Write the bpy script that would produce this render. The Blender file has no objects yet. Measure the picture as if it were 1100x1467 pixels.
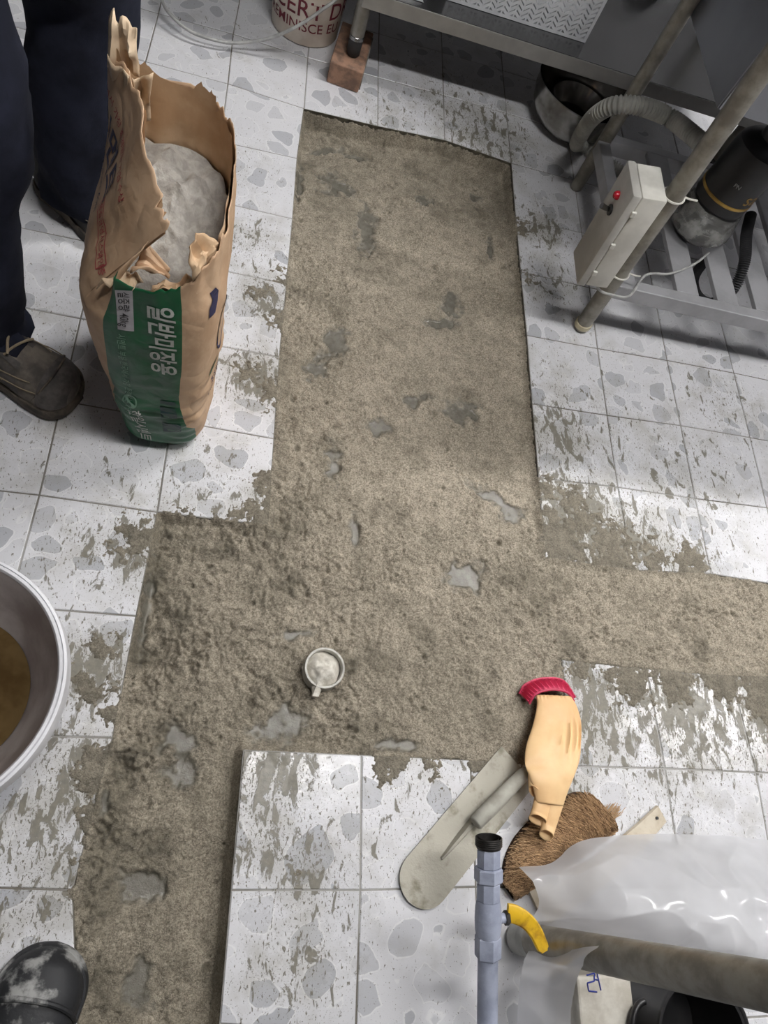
import bpy, bmesh, math, random
import numpy as np
from mathutils import Matrix, Vector

random.seed(7)
rng = np.random.default_rng(7)
SC = bpy.context.scene
COL = SC.collection

# ------------------------------------------------------------------ camera
RC = np.array([[0.9624202985, 0.0123523203, 0.2712832268],
               [-0.1225086987, 0.9112869874, 0.3931254829],
               [-0.2423608626, -0.4115864997, 0.8785543612]])
CAM = np.array([-0.094285, -1.6947493, 1.18967921])
FPX = 964.134
cam = bpy.data.cameras.new('camera')
cam.sensor_fit = 'VERTICAL'; cam.sensor_height = 36.0
cam.lens = FPX / 1467.0 * 36.0
cam.clip_start = 0.02
cam_o = bpy.data.objects.new('camera', cam)
M4 = Matrix.Identity(4)
for r in range(3):
    for c in range(3):
        M4[r][c] = RC[c][r]
    M4[r][3] = CAM[r]
cam_o.matrix_world = M4
COL.objects.link(cam_o)
SC.camera = cam_o

# ------------------------------------------------------------------ world, exposure
wd = bpy.data.worlds.new('world'); SC.world = wd; wd.use_nodes = True
wd.node_tree.nodes['Background'].inputs[0].default_value = (0.75, 0.8, 0.9, 1)
wd.node_tree.nodes['Background'].inputs[1].default_value = 0.3
SC.view_settings.view_transform = 'Standard'
SC.view_settings.look = 'None'
SC.view_settings.gamma = 1.0
SC.view_settings.use_curve_mapping = False
SC.view_settings.exposure = 0.08
LAMP_POWER = 84.0       # emission of the ceiling tubes
LAMPS = [(0.46, -1.24, 0.82), (1.50, 0.06, 1.5), (3.0, -1.04, 0.95)]   # x, y, relative output
CEIL = 2.45


def P(x, y, z=0.0):
    """photo pixel -> point on the horizontal plane at height z"""
    d = RC.T @ np.array([(x - 550) / FPX, -(y - 733.5) / FPX, -1.0])
    return CAM + (z - CAM[2]) / d[2] * d


def P2(x, y, z=0.0):
    return P(x, y, z)[:2]


# ------------------------------------------------------------------ noise
def _h(i, j, k, s):
    i = i.astype(np.uint32); j = j.astype(np.uint32); k = k.astype(np.uint32)
    n = i * np.uint32(374761393) + j * np.uint32(668265263) + k * np.uint32(2147483647 - 5) + np.uint32((s * 974711 + 13) & 0xffffffff)
    n = (n ^ (n >> np.uint32(13))) * np.uint32(1274126177)
    n = n ^ (n >> np.uint32(16))
    return (n & np.uint32(0xffffff)).astype(np.float64) / 0xffffff


def vnoise(x, y, z=None, s=0):
    x = np.asarray(x, float) + 1000.0; y = np.asarray(y, float) + 1000.0
    z = np.zeros_like(x) if z is None else np.asarray(z, float) + 1000.0
    xi, yi, zi = np.floor(x).astype(np.int64), np.floor(y).astype(np.int64), np.floor(z).astype(np.int64)
    u, v, w = x - xi, y - yi, z - zi
    u = u * u * (3 - 2 * u); v = v * v * (3 - 2 * v); w = w * w * (3 - 2 * w)
    def L(dz):
        a = _h(xi, yi, zi + dz, s); b = _h(xi + 1, yi, zi + dz, s)
        c = _h(xi, yi + 1, zi + dz, s); d = _h(xi + 1, yi + 1, zi + dz, s)
        return (a * (1 - u) + b * u) * (1 - v) + (c * (1 - u) + d * u) * v
    l0 = L(0)
    return l0 if not np.any(w) else l0 * (1 - w) + L(1) * w


def fbm(x, y, z=None, o=4, s=0, g=0.5):
    a, t, r = 1.0, 0.0, 0.0
    f = 1.0
    for k in range(o):
        r = r + a * vnoise(np.asarray(x) * f, np.asarray(y) * f, None if z is None else np.asarray(z) * f, s + k * 7)
        t += a; a *= g; f *= 2.03
    return r / t


# ------------------------------------------------------------------ material helpers
def srgb(r, g, b, a=1.0):
    def f(c):
        c /= 255.0
        return c / 12.92 if c <= 0.04045 else ((c + 0.055) / 1.055) ** 2.4
    return (f(r), f(g), f(b), a)


class NT:
    def __init__(s, name):
        s.m = bpy.data.materials.new(name); s.m.use_nodes = True
        s.t = s.m.node_tree
        s.b = s.t.nodes['Principled BSDF']; s.out = s.t.nodes['Material Output']

    def n(s, typ, **kw):
        nd = s.t.nodes.new(typ)
        for k, v in kw.items():
            if k.startswith('i_'):
                nd.inputs[k[2:].replace('_', ' ')].default_value = v
            else:
                setattr(nd, k, v)
        return nd

    def l(s, a, b): s.t.links.new(a, b)

    def inp(s, sock, v):
        if hasattr(v, 'is_output') or isinstance(v, bpy.types.NodeSocket): s.l(v, sock)
        else: sock.default_value = v

    def math(s, op, a, b=0.0, c=None, clamp=False):
        nd = s.n('ShaderNodeMath', operation=op, use_clamp=clamp)
        s.inp(nd.inputs[0], a); s.inp(nd.inputs[1], b)
        if c is not None: s.inp(nd.inputs[2], c)
        return nd.outputs[0]

    def mix(s, f, a, b, blend='MIX'):
        nd = s.n('ShaderNodeMix', data_type='RGBA', blend_type=blend)
        s.inp(nd.inputs[0], f); s.inp(nd.inputs[6], a); s.inp(nd.inputs[7], b)
        return nd.outputs[2]

    def noise(s, scale, detail=4, rough=0.55, vec=None, dist=0.0):
        nd = s.n('ShaderNodeTexNoise'); nd.inputs['Scale'].default_value = scale
        nd.inputs['Detail'].default_value = detail; nd.inputs['Roughness'].default_value = rough
        nd.inputs['Distortion'].default_value = dist
        if vec is not None: s.l(vec, nd.inputs['Vector'])
        return nd.outputs['Fac']

    def step(s, v, lo, hi):
        nd = s.n('ShaderNodeMapRange', interpolation_type='SMOOTHSTEP')
        s.inp(nd.inputs[0], v); nd.inputs[1].default_value = lo; nd.inputs[2].default_value = hi
        return nd.outputs[0]

    def attr(s, name):
        return s.n('ShaderNodeAttribute', attribute_name=name).outputs['Fac']

    def pos(s): return s.n('ShaderNodeNewGeometry').outputs['Position']

    def obj(s): return s.n('ShaderNodeTexCoord').outputs['Object']

    def bump(s, h, strength=0.3, dist=0.002):
        nd = s.n('ShaderNodeBump'); nd.inputs['Strength'].default_value = strength
        nd.inputs['Distance'].default_value = dist; s.l(h, nd.inputs['Height'])
        s.l(nd.outputs[0], s.b.inputs['Normal'])

    def set(s, **kw):
        for k, v in kw.items(): s.inp(s.b.inputs[k.replace('_', ' ')], v)
        return s


def mat_simple(name, c1, c2=None, scale=20, rough=0.6, metal=0.0, bump=0.0, bscale=None, detail=5, lo=0.35, hi=0.65, bdist=0.002, spec=None):
    """two-tone noisy surface"""
    k = NT(name); p = k.obj()
    if c2 is None: c2 = tuple(x * 0.8 for x in c1[:3]) + (1,)
    f = k.step(k.noise(scale, detail, 0.6, p), lo, hi)
    k.set(Base_Color=k.mix(f, c1, c2), Roughness=rough, Metallic=metal)
    if spec is not None: k.b.inputs['Specular IOR Level'].default_value = spec
    if bump: k.bump(k.noise(bscale or scale * 4, 4, 0.6, p), bump, bdist)
    return k.m


M = {}


def build_materials():
    # glazed floor tile with a printed pebble pattern, mortar splashes and wet film
    k = NT('tile_glaze'); pos = k.pos()
    oi = k.n('ShaderNodeObjectInfo').outputs['Random']
    off = k.n('ShaderNodeCombineXYZ'); k.l(k.math('MULTIPLY', oi, 37.0), off.inputs[0]); k.l(k.math('MULTIPLY', oi, 91.0), off.inputs[1])
    va = k.n('ShaderNodeVectorMath', operation='ADD'); k.l(pos, va.inputs[0]); k.l(off.outputs[0], va.inputs[1])
    nz = k.n('ShaderNodeTexNoise'); nz.inputs['Scale'].default_value = 14; nz.inputs['Detail'].default_value = 2; k.l(va.outputs[0], nz.inputs['Vector'])
    sc = k.n('ShaderNodeVectorMath', operation='SCALE'); k.l(nz.outputs['Color'], sc.inputs[0]); sc.inputs['Scale'].default_value = 0.05
    vb = k.n('ShaderNodeVectorMath', operation='ADD'); k.l(va.outputs[0], vb.inputs[0]); k.l(sc.outputs[0], vb.inputs[1])
    vd = k.n('ShaderNodeTexVoronoi', feature='DISTANCE_TO_EDGE'); vd.inputs['Scale'].default_value = 16.0; k.l(vb.outputs[0], vd.inputs['Vector'])
    vc = k.n('ShaderNodeTexVoronoi', feature='F1'); vc.inputs['Scale'].default_value = 16.0; k.l(vb.outputs[0], vc.inputs['Vector'])
    sep = k.n('ShaderNodeSeparateColor'); k.l(vc.outputs['Color'], sep.inputs[0])
    eff = k.math('SUBTRACT', vd.outputs['Distance'], k.math('MULTIPLY', k.math('MAXIMUM', k.math('SUBTRACT', vc.outputs['Distance'], 0.30), 0.0), 0.75))
    inside = k.step(eff, 0.045, 0.075)
    rim = k.math('SUBTRACT', k.step(eff, -0.005, 0.03), inside, clamp=True)
    tone = k.math('MULTIPLY', k.step(sep.outputs[0], 0.2, 1.0), 0.8)
    base = k.mix(k.noise(9, 3, 0.5, va.outputs[0]), srgb(206, 206, 210), srgb(218, 218, 221))
    c = k.mix(k.math('MULTIPLY', inside, tone), base, srgb(164, 166, 172))
    c = k.mix(k.math('MULTIPLY', rim, 0.5), c, srgb(230, 230, 230))
    dirt = k.attr('dirt'); wet = k.attr('wet')
    # streaky splashes
    mp = k.n('ShaderNodeMapping'); mp.inputs['Rotation'].default_value = (0, 0, 0.75); mp.inputs['Scale'].default_value = (1.0, 0.45, 1); k.l(pos, mp.inputs['Vector'])
    n1 = k.noise(52, 6, 0.62, mp.outputs[0], 0.6)
    n2 = k.noise(260, 3, 0.6, mp.outputs[0], 0.3)
    n3 = k.noise(14, 5, 0.6, pos)
    n4 = k.noise(420, 2, 0.5, pos)
    m1 = k.step(k.math('MULTIPLY_ADD', dirt, 0.36, n1), 0.715, 0.765)
    m2 = k.step(k.math('MULTIPLY_ADD', dirt, 0.18, n2), 0.675, 0.71)
    film = k.math('MULTIPLY', k.step(k.math('MULTIPLY_ADD', dirt, 0.5, n3), 0.55, 0.95), 0.5)
    c = k.mix(film, c, srgb(150, 146, 132))
    m4 = k.step(k.math('MULTIPLY_ADD', dirt, 0.14, n4), 0.70, 0.74)
    spl = k.math('MAXIMUM', m1, k.math('MAXIMUM', m2, m4))
    splc = k.mix(k.noise(120, 3, 0.6, pos), srgb(64, 60, 48), srgb(132, 126, 108))
    c = k.mix(k.math('MULTIPLY', spl, 0.86), c, splc)
    wf = k.math('MULTIPLY', wet, k.step(k.noise(30, 4, 0.6, pos), 0.38, 0.5))
    rgh = k.math('SUBTRACT', k.math('MULTIPLY_ADD', spl, 0.3, 0.34), k.math('MULTIPLY', wf, 0.29), clamp=True)
    k.set(Base_Color=c, Roughness=rgh)
    hgt = k.math('ADD', k.math('MULTIPLY', spl, 0.7), k.math('ADD', k.math('MULTIPLY', k.noise(500, 2, 0.5, pos), 0.12), k.math('MULTIPLY', k.math('MULTIPLY', k.noise(90, 4, 0.6, pos), wet), 0.9)))
    k.bump(hgt, 0.6, 0.0015)
    M['tile'] = k.m

    # grout / screed under the tiles
    k = NT('grout'); pos = k.pos()
    M['grout'] = k.m
    c = k.mix(k.step(k.noise(3.0, 4, 0.6, pos), 0.4, 0.62), srgb(170, 168, 164), srgb(112, 107, 98))
    k.set(Base_Color=k.mix(k.math('MULTIPLY', k.noise(200, 3, 0.6, pos), 0.35), c, srgb(60, 56, 50)), Roughness=0.85)
    M['screed'] = mat_simple('wet_screed', srgb(92, 88, 74), srgb(60, 57, 48), 40, 0.6, bump=0.6, bscale=150)

    # wet sand-cement mortar
    k = NT('mortar'); pos = k.pos(); wet = k.attr('wet'); damp = k.attr('damp')
    big = k.noise(7, 5, 0.6, pos); mid = k.noise(45, 6, 0.65, pos)
    sand = k.mix(k.step(mid, 0.32, 0.68), srgb(176, 165, 147), srgb(220, 208, 188))
    sand = k.mix(k.math('MULTIPLY', k.step(big, 0.42, 0.66), 0.45), sand, srgb(150, 142, 125))
    grain = k.noise(620, 3, 0.75, pos)
    grain2 = k.noise(300, 3, 0.7, pos)
    sand = k.mix(k.math('MULTIPLY', k.step(grain2, 0.44, 0.62), 0.62), sand, srgb(106, 97, 82))
    sand = k.mix(k.math('MULTIPLY', k.step(grain2, 0.46, 0.34), 0.5), sand, srgb(214, 202, 182))
    g2 = k.n('ShaderNodeTexVoronoi', feature='F1'); g2.inputs['Scale'].default_value = 400; k.l(pos, g2.inputs['Vector'])
    sg = k.n('ShaderNodeSeparateColor'); k.l(g2.outputs['Color'], sg.inputs[0])
    sand = k.mix(k.step(grain, 0.53, 0.64), sand, srgb(92, 84, 70))
    sand = k.mix(k.math('MULTIPLY', k.step(sg.outputs[0], 0.78, 0.92), 0.55), sand, srgb(222, 210, 190))
    sand = k.mix(k.math('MULTIPLY', damp, 0.75), sand, k.mix(k.step(mid, 0.35, 0.65), srgb(80, 76, 64), srgb(122, 115, 98)))
    slur = k.mix(k.step(k.noise(60, 4, 0.6, pos), 0.35, 0.7), srgb(90, 88, 80), srgb(114, 111, 102))
    slur = k.mix(k.math('MULTIPLY', k.step(grain, 0.55, 0.65), 0.25), slur, srgb(80, 76, 66))
    k.set(Base_Color=k.mix(wet, sand, slur),
          Roughness=k.math('SUBTRACT', k.math('MULTIPLY_ADD', mid, 0.2, 0.62), k.math('MULTIPLY', wet, 0.68), clamp=True))
    h = k.math('MULTIPLY', k.math('ADD', k.math('ADD', grain, k.math('MULTIPLY', k.noise(190, 4, 0.65, pos), 1.4)), k.math('MULTIPLY', sg.outputs[0], 0.25)),
               k.math('MULTIPLY_ADD', wet, -0.93, 1.0))
    k.bump(h, 0.9, 0.0032)
    M['mortar'] = k.m

    M['powder'] = mat_simple('cement_powder', srgb(176, 172, 165), srgb(150, 146, 140), 60, 0.95, bump=0.6, bscale=260, bdist=0.003)
    k = NT('kraft_paper'); p = k.obj()
    k.set(Base_Color=k.mix(k.step(k.noise(14, 5, 0.6, p), 0.35, 0.65), srgb(198, 168, 138), srgb(180, 148, 118)), Roughness=0.65)
    n_ = k.noise(10, 2, 0.5, p, 0.4); r_ = k.math('ABSOLUTE', k.math('SUBTRACT', n_, 0.5)); r2_ = k.math('ABSOLUTE', k.math('SUBTRACT', k.noise(38, 2, 0.5, p, 0.3), 0.5))
    k.bump(k.math('ADD', r_, k.math('MULTIPLY', r2_, 0.2)), 0.5, 0.018)
    M['kraft'] = k.m
    M['kraft_in'] = mat_simple('kraft_paper_inside', srgb(184, 152, 118), srgb(204, 176, 144), 12, 0.75, bump=0.3, bscale=30, bdist=0.004)
    M['kraft_pale'] = mat_simple('pale_inner_paper', srgb(214, 192, 164), srgb(196, 170, 140), 20, 0.75, bump=0.3, bscale=40, bdist=0.003)
    k = NT('green_print'); p = k.obj()
    k.set(Base_Color=k.mix(k.step(k.noise(14, 5, 0.6, p), 0.35, 0.65), srgb(14, 92, 54), srgb(10, 74, 44)), Roughness=0.4)
    n_ = k.noise(10, 2, 0.5, p, 0.4); r_ = k.math('ABSOLUTE', k.math('SUBTRACT', n_, 0.5)); r2_ = k.math('ABSOLUTE', k.math('SUBTRACT', k.noise(38, 2, 0.5, p, 0.3), 0.5))
    k.bump(k.math('ADD', r_, k.math('MULTIPLY', r2_, 0.2)), 0.5, 0.018)
    M['green'] = k.m
    M['ink_white'] = mat_simple('white_ink', srgb(205, 208, 202), srgb(180, 186, 178), 60, 0.5)
    M['ink_navy'] = mat_simple('navy_ink', srgb(38, 36, 66), srgb(50, 48, 80), 60, 0.6)
    M['ink_red'] = mat_simple('red_ink', srgb(158, 56, 62), srgb(172, 80, 80), 60, 0.6)
    M['ink_pale'] = mat_simple('pale_green_ink', srgb(128, 170, 142), srgb(104, 150, 122), 60, 0.5)
    M['ink_dark'] = mat_simple('dark_stamp_ink', srgb(26, 52, 56), srgb(22, 64, 52), 60, 0.5)
    M['maroon'] = mat_simple('maroon_ink', srgb(112, 30, 44), srgb(96, 26, 40), 40, 0.55)
    M['trouser'] = mat_simple('navy_work_cloth', srgb(40, 43, 57), srgb(27, 29, 39), 9, 0.9, bump=0.35, bscale=300, bdist=0.001, spec=0.15)
    M['jacket'] = mat_simple('charcoal_jacket_cloth', srgb(44, 44, 48), srgb(32, 32, 36), 9, 0.9, bump=0.3, bscale=260, bdist=0.001)
    M['skin'] = mat_simple('skin', srgb(196, 150, 122), srgb(184, 138, 112), 12, 0.55)
    M['hair'] = mat_simple('black_hair', srgb(22, 20, 20), srgb(34, 30, 28), 60, 0.6)
    M['shoe'] = mat_simple('grey_suede', srgb(112, 104, 95), srgb(74, 69, 65), 26, 0.85, bump=0.3, bscale=200, bdist=0.001)
    M['shoe_panel'] = mat_simple('dusty_grey_leather', srgb(92, 86, 82), srgb(66, 62, 60), 40, 0.7, bump=0.2, bscale=240, bdist=0.001)
    M['shoe_shaded'] = mat_simple('shaded_grey_shoe', srgb(34, 32, 32), srgb(50, 47, 45), 22, 0.75, bump=0.3, bscale=150, bdist=0.001)  # far grey shoe, darkened in its colour for the shade behind the bag
    M['sole'] = mat_simple('dusty_rubber_sole', srgb(104, 94, 82), srgb(60, 54, 50), 30, 0.85)
    M['lace'] = mat_simple('beige_lace', srgb(150, 136, 112), srgb(120, 108, 90), 60, 0.9)
    M['boot'] = mat_simple('cement_dusted_black_rubber', srgb(30, 31, 34), srgb(150, 150, 148), 24, 0.62, bump=0.3, bscale=90, detail=7, lo=0.5, hi=0.64)
    M['pail_in'] = mat_simple('stained_plastic', srgb(138, 128, 126), srgb(190, 184, 182), 7, 0.35, detail=7)
    M['pail_white'] = mat_simple('white_plastic', srgb(226, 226, 230), srgb(206, 206, 210), 12, 0.4)
    M['cream_pail'] = mat_simple('cream_plastic', srgb(208, 198, 186), srgb(186, 172, 158), 9, 0.45)
    k = NT('muddy_water'); pos = k.obj()
    k.set(Base_Color=k.mix(k.step(k.noise(12, 4, 0.6, pos), 0.4, 0.6), srgb(76, 58, 34), srgb(96, 78, 50)), Roughness=0.06)
    M['water'] = k.m
    M['brick'] = mat_simple('red_brick', srgb(164, 128, 106), srgb(122, 98, 84), 38, 0.9, bump=0.7, bscale=120, bdist=0.003)
    M['brick_mortar'] = mat_simple('brick_cement_crust', srgb(140, 136, 128), srgb(112, 104, 94), 30, 0.9, bump=0.6, bscale=100)
    M['steel'] = mat_simple('brushed_steel', srgb(136, 136, 136), srgb(126, 126, 126), 6, 0.24, 1.0, bump=0.03, bscale=300)
    M['lip'] = mat_simple('lit_steel_edge', srgb(176, 174, 170), srgb(160, 158, 154), 10, 0.4, 0.55, bump=0.03, bscale=300)  # front lip's satin steel, paled to carry the light falling on it
    M['steel_dull'] = mat_simple('dull_stained_steel', srgb(150, 147, 140), srgb(128, 124, 116), 24, 0.42, 0.7, bump=0.06, bscale=160)
    M['steel_dirty'] = mat_simple('dirty_galvanised_tube', srgb(150, 146, 136), srgb(122, 117, 108), 30, 0.45, 0.5, bump=0.08, bscale=200)
    M['bowl'] = mat_simple('polished_bowl_steel', srgb(190, 188, 184), srgb(150, 146, 140), 14, 0.22, 1.0)
    M['sink'] = mat_simple('sink_steel', srgb(150, 152, 158), srgb(142, 144, 150), 6, 0.36, 0.85, bump=0.04, bscale=250)
    M['alu'] = mat_simple('grey_aluminium_bar', srgb(172, 172, 175), srgb(158, 158, 160), 14, 0.5, 0.3, bump=0.05, bscale=250)
    M['box_white'] = mat_simple('off_white_plastic_case', srgb(214, 212, 204), srgb(196, 194, 186), 14, 0.45)
    M['box_face'] = mat_simple('grey_white_cover', srgb(186, 184, 178), srgb(170, 168, 162), 14, 0.5)
    M['red_lamp'] = mat_simple('red_lens', srgb(206, 34, 54), srgb(176, 20, 40), 30, 0.25)
    M['black_plastic'] = mat_simple('black_plastic', srgb(22, 22, 24), srgb(36, 35, 36), 16, 0.4)
    M['black_rubber'] = mat_simple('dark_rubber', srgb(34, 35, 38), srgb(48, 48, 50), 30, 0.6)
    M['gold'] = mat_simple('gold_stripe', srgb(196, 160, 84), srgb(150, 118, 58), 20, 0.4, 0.5)
    M['hose'] = mat_simple('grey_corrugated_plastic', srgb(176, 176, 170), srgb(146, 146, 140), 20, 0.55)
    M['cord'] = mat_simple('grey_white_cable', srgb(178, 178, 176), srgb(150, 150, 148), 40, 0.5)
    M['white_perf'] = mat_simple('white_basket_plastic', srgb(222, 224, 228), srgb(206, 208, 212), 16, 0.4)
    M['rubber_foot'] = mat_simple('cream_foot_ring', srgb(206, 198, 170), srgb(180, 170, 140), 30, 0.5)
    M['blue_pipe'] = mat_simple('pale_blue_painted_pipe', srgb(164, 170, 188), srgb(142, 148, 166), 26, 0.5, bump=0.3, bscale=90, bdist=0.002)
    M['thread'] = mat_simple('dark_threaded_steel', srgb(70, 68, 66), srgb(44, 42, 42), 40, 0.45, 0.7)
    M['yellow'] = mat_simple('yellow_enamel', srgb(214, 172, 36), srgb(140, 98, 30), 30, 0.4, lo=0.45, hi=0.7)
    M['trowel'] = mat_simple('cement_filmed_steel', srgb(164, 160, 148), srgb(120, 116, 100), 26, 0.45, 0.3, bump=0.25, bscale=160, detail=7, lo=0.5, hi=0.7)
    M['trowel_wood'] = mat_simple('grey_weathered_handle', srgb(172, 170, 160), srgb(146, 142, 132), 30, 0.65, bump=0.2, bscale=120)
    M['latex'] = mat_simple('cream_latex', srgb(236, 200, 150), srgb(226, 184, 134), 12, 0.5, bump=0.1, bscale=60)
    M['latex_shade'] = mat_simple('shaded_latex_hollow', srgb(150, 104, 62), srgb(132, 90, 54), 12, 0.6)  # latex darkened for the shade inside the finger openings
    M['pink'] = mat_simple('pink_latex', srgb(206, 62, 96), srgb(188, 50, 84), 14, 0.45)
    k = NT('coir_bristle'); k.set(Base_Color=k.mix(k.attr('tone'), srgb(104, 78, 54), srgb(196, 164, 126)), Roughness=0.75); M['bristle'] = k.m
    M['bristle_shade'] = mat_simple('shaded_coir_core', srgb(70, 48, 32), srgb(44, 30, 20), 120, 0.95, bump=0.8, bscale=200, bdist=0.004)  # coir core, darkened for the shade in the gaps between fibres
    M['beige_board'] = mat_simple('beige_plastic_strip', srgb(200, 190, 172), srgb(176, 162, 140), 26, 0.6, bump=0.15, bscale=80)
    M['pvc'] = mat_simple('grey_pvc_pipe', srgb(196, 194, 186), srgb(150, 147, 140), 40, 0.45)
    M['plug'] = mat_simple('pale_mortar_plug', srgb(214, 210, 200), srgb(186, 180, 168), 60, 0.7, bump=0.6, bscale=150)
    M['foam'] = mat_simple('white_foam', srgb(206, 202, 192), srgb(176, 170, 158), 20, 0.8, bump=0.2, bscale=160)
    M['blue_pen'] = mat_simple('blue_marker', srgb(36, 50, 130), srgb(50, 64, 150), 40, 0.6)
    M['wall'] = mat_simple('grey_wall_paint', srgb(104, 104, 106), srgb(90, 90, 92), 4, 0.7)
    M['ceiling'] = mat_simple('grey_ceiling_paint', srgb(112, 112, 112), srgb(100, 100, 100), 4, 0.8)
    M['film_crumple'] = mat_simple('white_crumpled_film', srgb(220, 220, 222), srgb(190, 190, 194), 30, 0.25)
    # lamp diffuser
    # polyethylene sheet
    k = NT('polyethylene_sheet'); pos = k.obj()
    tr = k.n('ShaderNodeBsdfTransparent'); tl = k.n('ShaderNodeBsdfTranslucent')
    tl.inputs[0].default_value = srgb(244, 244, 247)
    k.set(Base_Color=srgb(232, 233, 237), Roughness=0.16)
    m1 = k.n('ShaderNodeMixShader'); m1.inputs[0].default_value = 0.4; k.l(k.b.outputs[0], m1.inputs[1]); k.l(tl.outputs[0], m1.inputs[2])
    m2 = k.n('ShaderNodeMixShader'); k.l(k.math('MULTIPLY_ADD', k.noise(8, 3, 0.5, pos), 0.5, 0.02), m2.inputs[0])
    k.l(m1.outputs[0], m2.inputs[1]); k.l(tr.outputs[0], m2.inputs[2]); k.l(m2.outputs[0], k.out.inputs[0])
    M['sheet'] = k.m
    # clear plastic wrap
    k = NT('clear_plastic_wrap'); pos = k.obj()
    tr = k.n('ShaderNodeBsdfTransparent'); k.set(Base_Color=srgb(176, 176, 172), Roughness=0.18)
    m2 = k.n('ShaderNodeMixShader'); k.l(k.math('MULTIPLY_ADD', k.step(k.noise(26, 5, 0.6, pos), 0.4, 0.65), -0.45, 0.75), m2.inputs[0])
    k.l(k.b.outputs[0], m2.inputs[1]); k.l(tr.outputs[0], m2.inputs[2]); k.l(m2.outputs[0], k.out.inputs[0])
    M['wrap'] = k.m


build_materials()


# ------------------------------------------------------------------ geometry helpers
class G:
    """collects verts and faces (world coordinates)"""
    def __init__(s): s.v = []; s.f = []; s.mi = []

    def add(s, v, f, mi=0):
        o = len(s.v)
        s.v.extend([tuple(map(float, p)) for p in v])
        s.f.extend([tuple(int(i) + o for i in q) for q in f]); s.mi.extend([mi] * len(f))
        return s

    def box(s, c, size, axes=None, bev=0.0, mi=0):
        c = np.array(c, float); h = np.array(size, float) / 2
        A = np.eye(3) if axes is None else np.array(axes, float)
        if bev <= 0:
            v = [c + A.T @ (h * np.array(q)) for q in ((-1, -1, -1), (1, -1, -1), (1, 1, -1), (-1, 1, -1), (-1, -1, 1), (1, -1, 1), (1, 1, 1), (-1, 1, 1))]
            return s.add(v, [(0, 3, 2, 1), (4, 5, 6, 7), (0, 1, 5, 4), (1, 2, 6, 5), (2, 3, 7, 6), (3, 0, 4, 7)], mi)
        bm = bmesh.new(); bmesh.ops.create_cube(bm, size=1.0)
        for w in bm.verts: w.co = Vector(w.co) * 2; w.co = Vector((w.co.x * h[0], w.co.y * h[1], w.co.z * h[2]))
        bmesh.ops.bevel(bm, geom=list(bm.edges), offset=bev, segments=2, affect='EDGES', profile=0.5)
        bm.verts.ensure_lookup_table(); bm.verts.index_update()
        v = [c + A.T @ np.array(w.co) for w in bm.verts]; f = [[w.index for w in q.verts] for q in bm.faces]
        bm.free()
        return s.add(v, f, mi)

    def tube(s, path, r, n=12, caps=True, mi=0, flat=None, up0=None):
        path = [np.array(p, float) for p in path]; m = len(path)
        rr = [r] * m if np.isscalar(r) else list(r)
        T = []
        for i in range(m):
            d = path[min(i + 1, m - 1)] - path[max(i - 1, 0)]; T.append(d / (np.linalg.norm(d) + 1e-12))
        u = np.array(up0, float) if up0 is not None else np.cross(T[0], (0, 0, 1.0))
        if np.linalg.norm(u) < 1e-3: u = np.cross(T[0], (0, 1.0, 0))
        v = []; f = []
        for i in range(m):
            u = u - T[i] * np.dot(u, T[i]); u /= np.linalg.norm(u) + 1e-12
            w = np.cross(T[i], u)
            fx = 1.0 if flat is None else flat
            for k in range(n):
                a = 2 * math.pi * k / n
                v.append(path[i] + rr[i] * (math.cos(a) * u + fx * math.sin(a) * w))
        for i in range(m - 1):
            for k in range(n):
                f.append((i * n + k, i * n + (k + 1) % n, (i + 1) * n + (k + 1) % n, (i + 1) * n + k))
        if caps:
            f.append(tuple(range(n - 1, -1, -1))); f.append(tuple((m - 1) * n + k for k in range(n)))
        return s.add(v, f, mi)

    def lathe(s, prof, c, n=32, axis=None, mi=0, caps=(True, True)):
        """prof: list of (radius, height) about axis at c"""
        c = np.array(c, float); ax = np.array((0, 0, 1.0)) if axis is None else np.array(axis, float) / np.linalg.norm(axis)
        e = np.cross((0, 1.0, 0), ax) if abs(ax[1]) < 0.9 else np.cross(ax, (1.0, 0, 0)); e /= np.linalg.norm(e); g = np.cross(ax, e)
        v = []; f = []
        for r, z in prof:
            for k in range(n):
                a = 2 * math.pi * k / n
                v.append(c + ax * z + r * (math.cos(a) * e + math.sin(a) * g))
        for i in range(len(prof) - 1):
            for k in range(n):
                f.append((i * n + k, i * n + (k + 1) % n, (i + 1) * n + (k + 1) % n, (i + 1) * n + k))
        if caps[0] and prof[0][0] > 1e-6: f.append(tuple(range(n - 1, -1, -1)))
        if caps[1] and prof[-1][0] > 1e-6: f.append(tuple((len(prof) - 1) * n + k for k in range(n)))
        return s.add(v, f, mi)

    def loft(s, rings, caps=True, closed=True, mi=0):
        n = len(rings[0]); v = [p for r in rings for p in r]; f = []
        for i in range(len(rings) - 1):
            for k in range(n if closed else n - 1):
                f.append((i * n + k, i * n + (k + 1) % n, (i + 1) * n + (k + 1) % n, (i + 1) * n + k))
        if caps:
            f.append(tuple(range(n - 1, -1, -1))); f.append(tuple((len(rings) - 1) * n + k for k in range(n)))
        return s.add(v, f, mi)

    def prism(s, outline, z0, z1, mi=0):
        n = len(outline)
        v = [(p[0], p[1], z0) for p in outline] + [(p[0], p[1], z1) for p in outline]
        f = [tuple(range(n - 1, -1, -1)), tuple(range(n, 2 * n))] + [(k, (k + 1) % n, n + (k + 1) % n, n + k) for k in range(n)]
        return s.add(v, f, mi)

    def grid(s, A, mi=0):
        A = np.asarray(A); a, b = A.shape[:2]
        f = [(i * b + j, i * b + j + 1, (i + 1) * b + j + 1, (i + 1) * b + j) for i in range(a - 1) for j in range(b - 1)]
        return s.add(A.reshape(-1, 3), f, mi)

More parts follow.
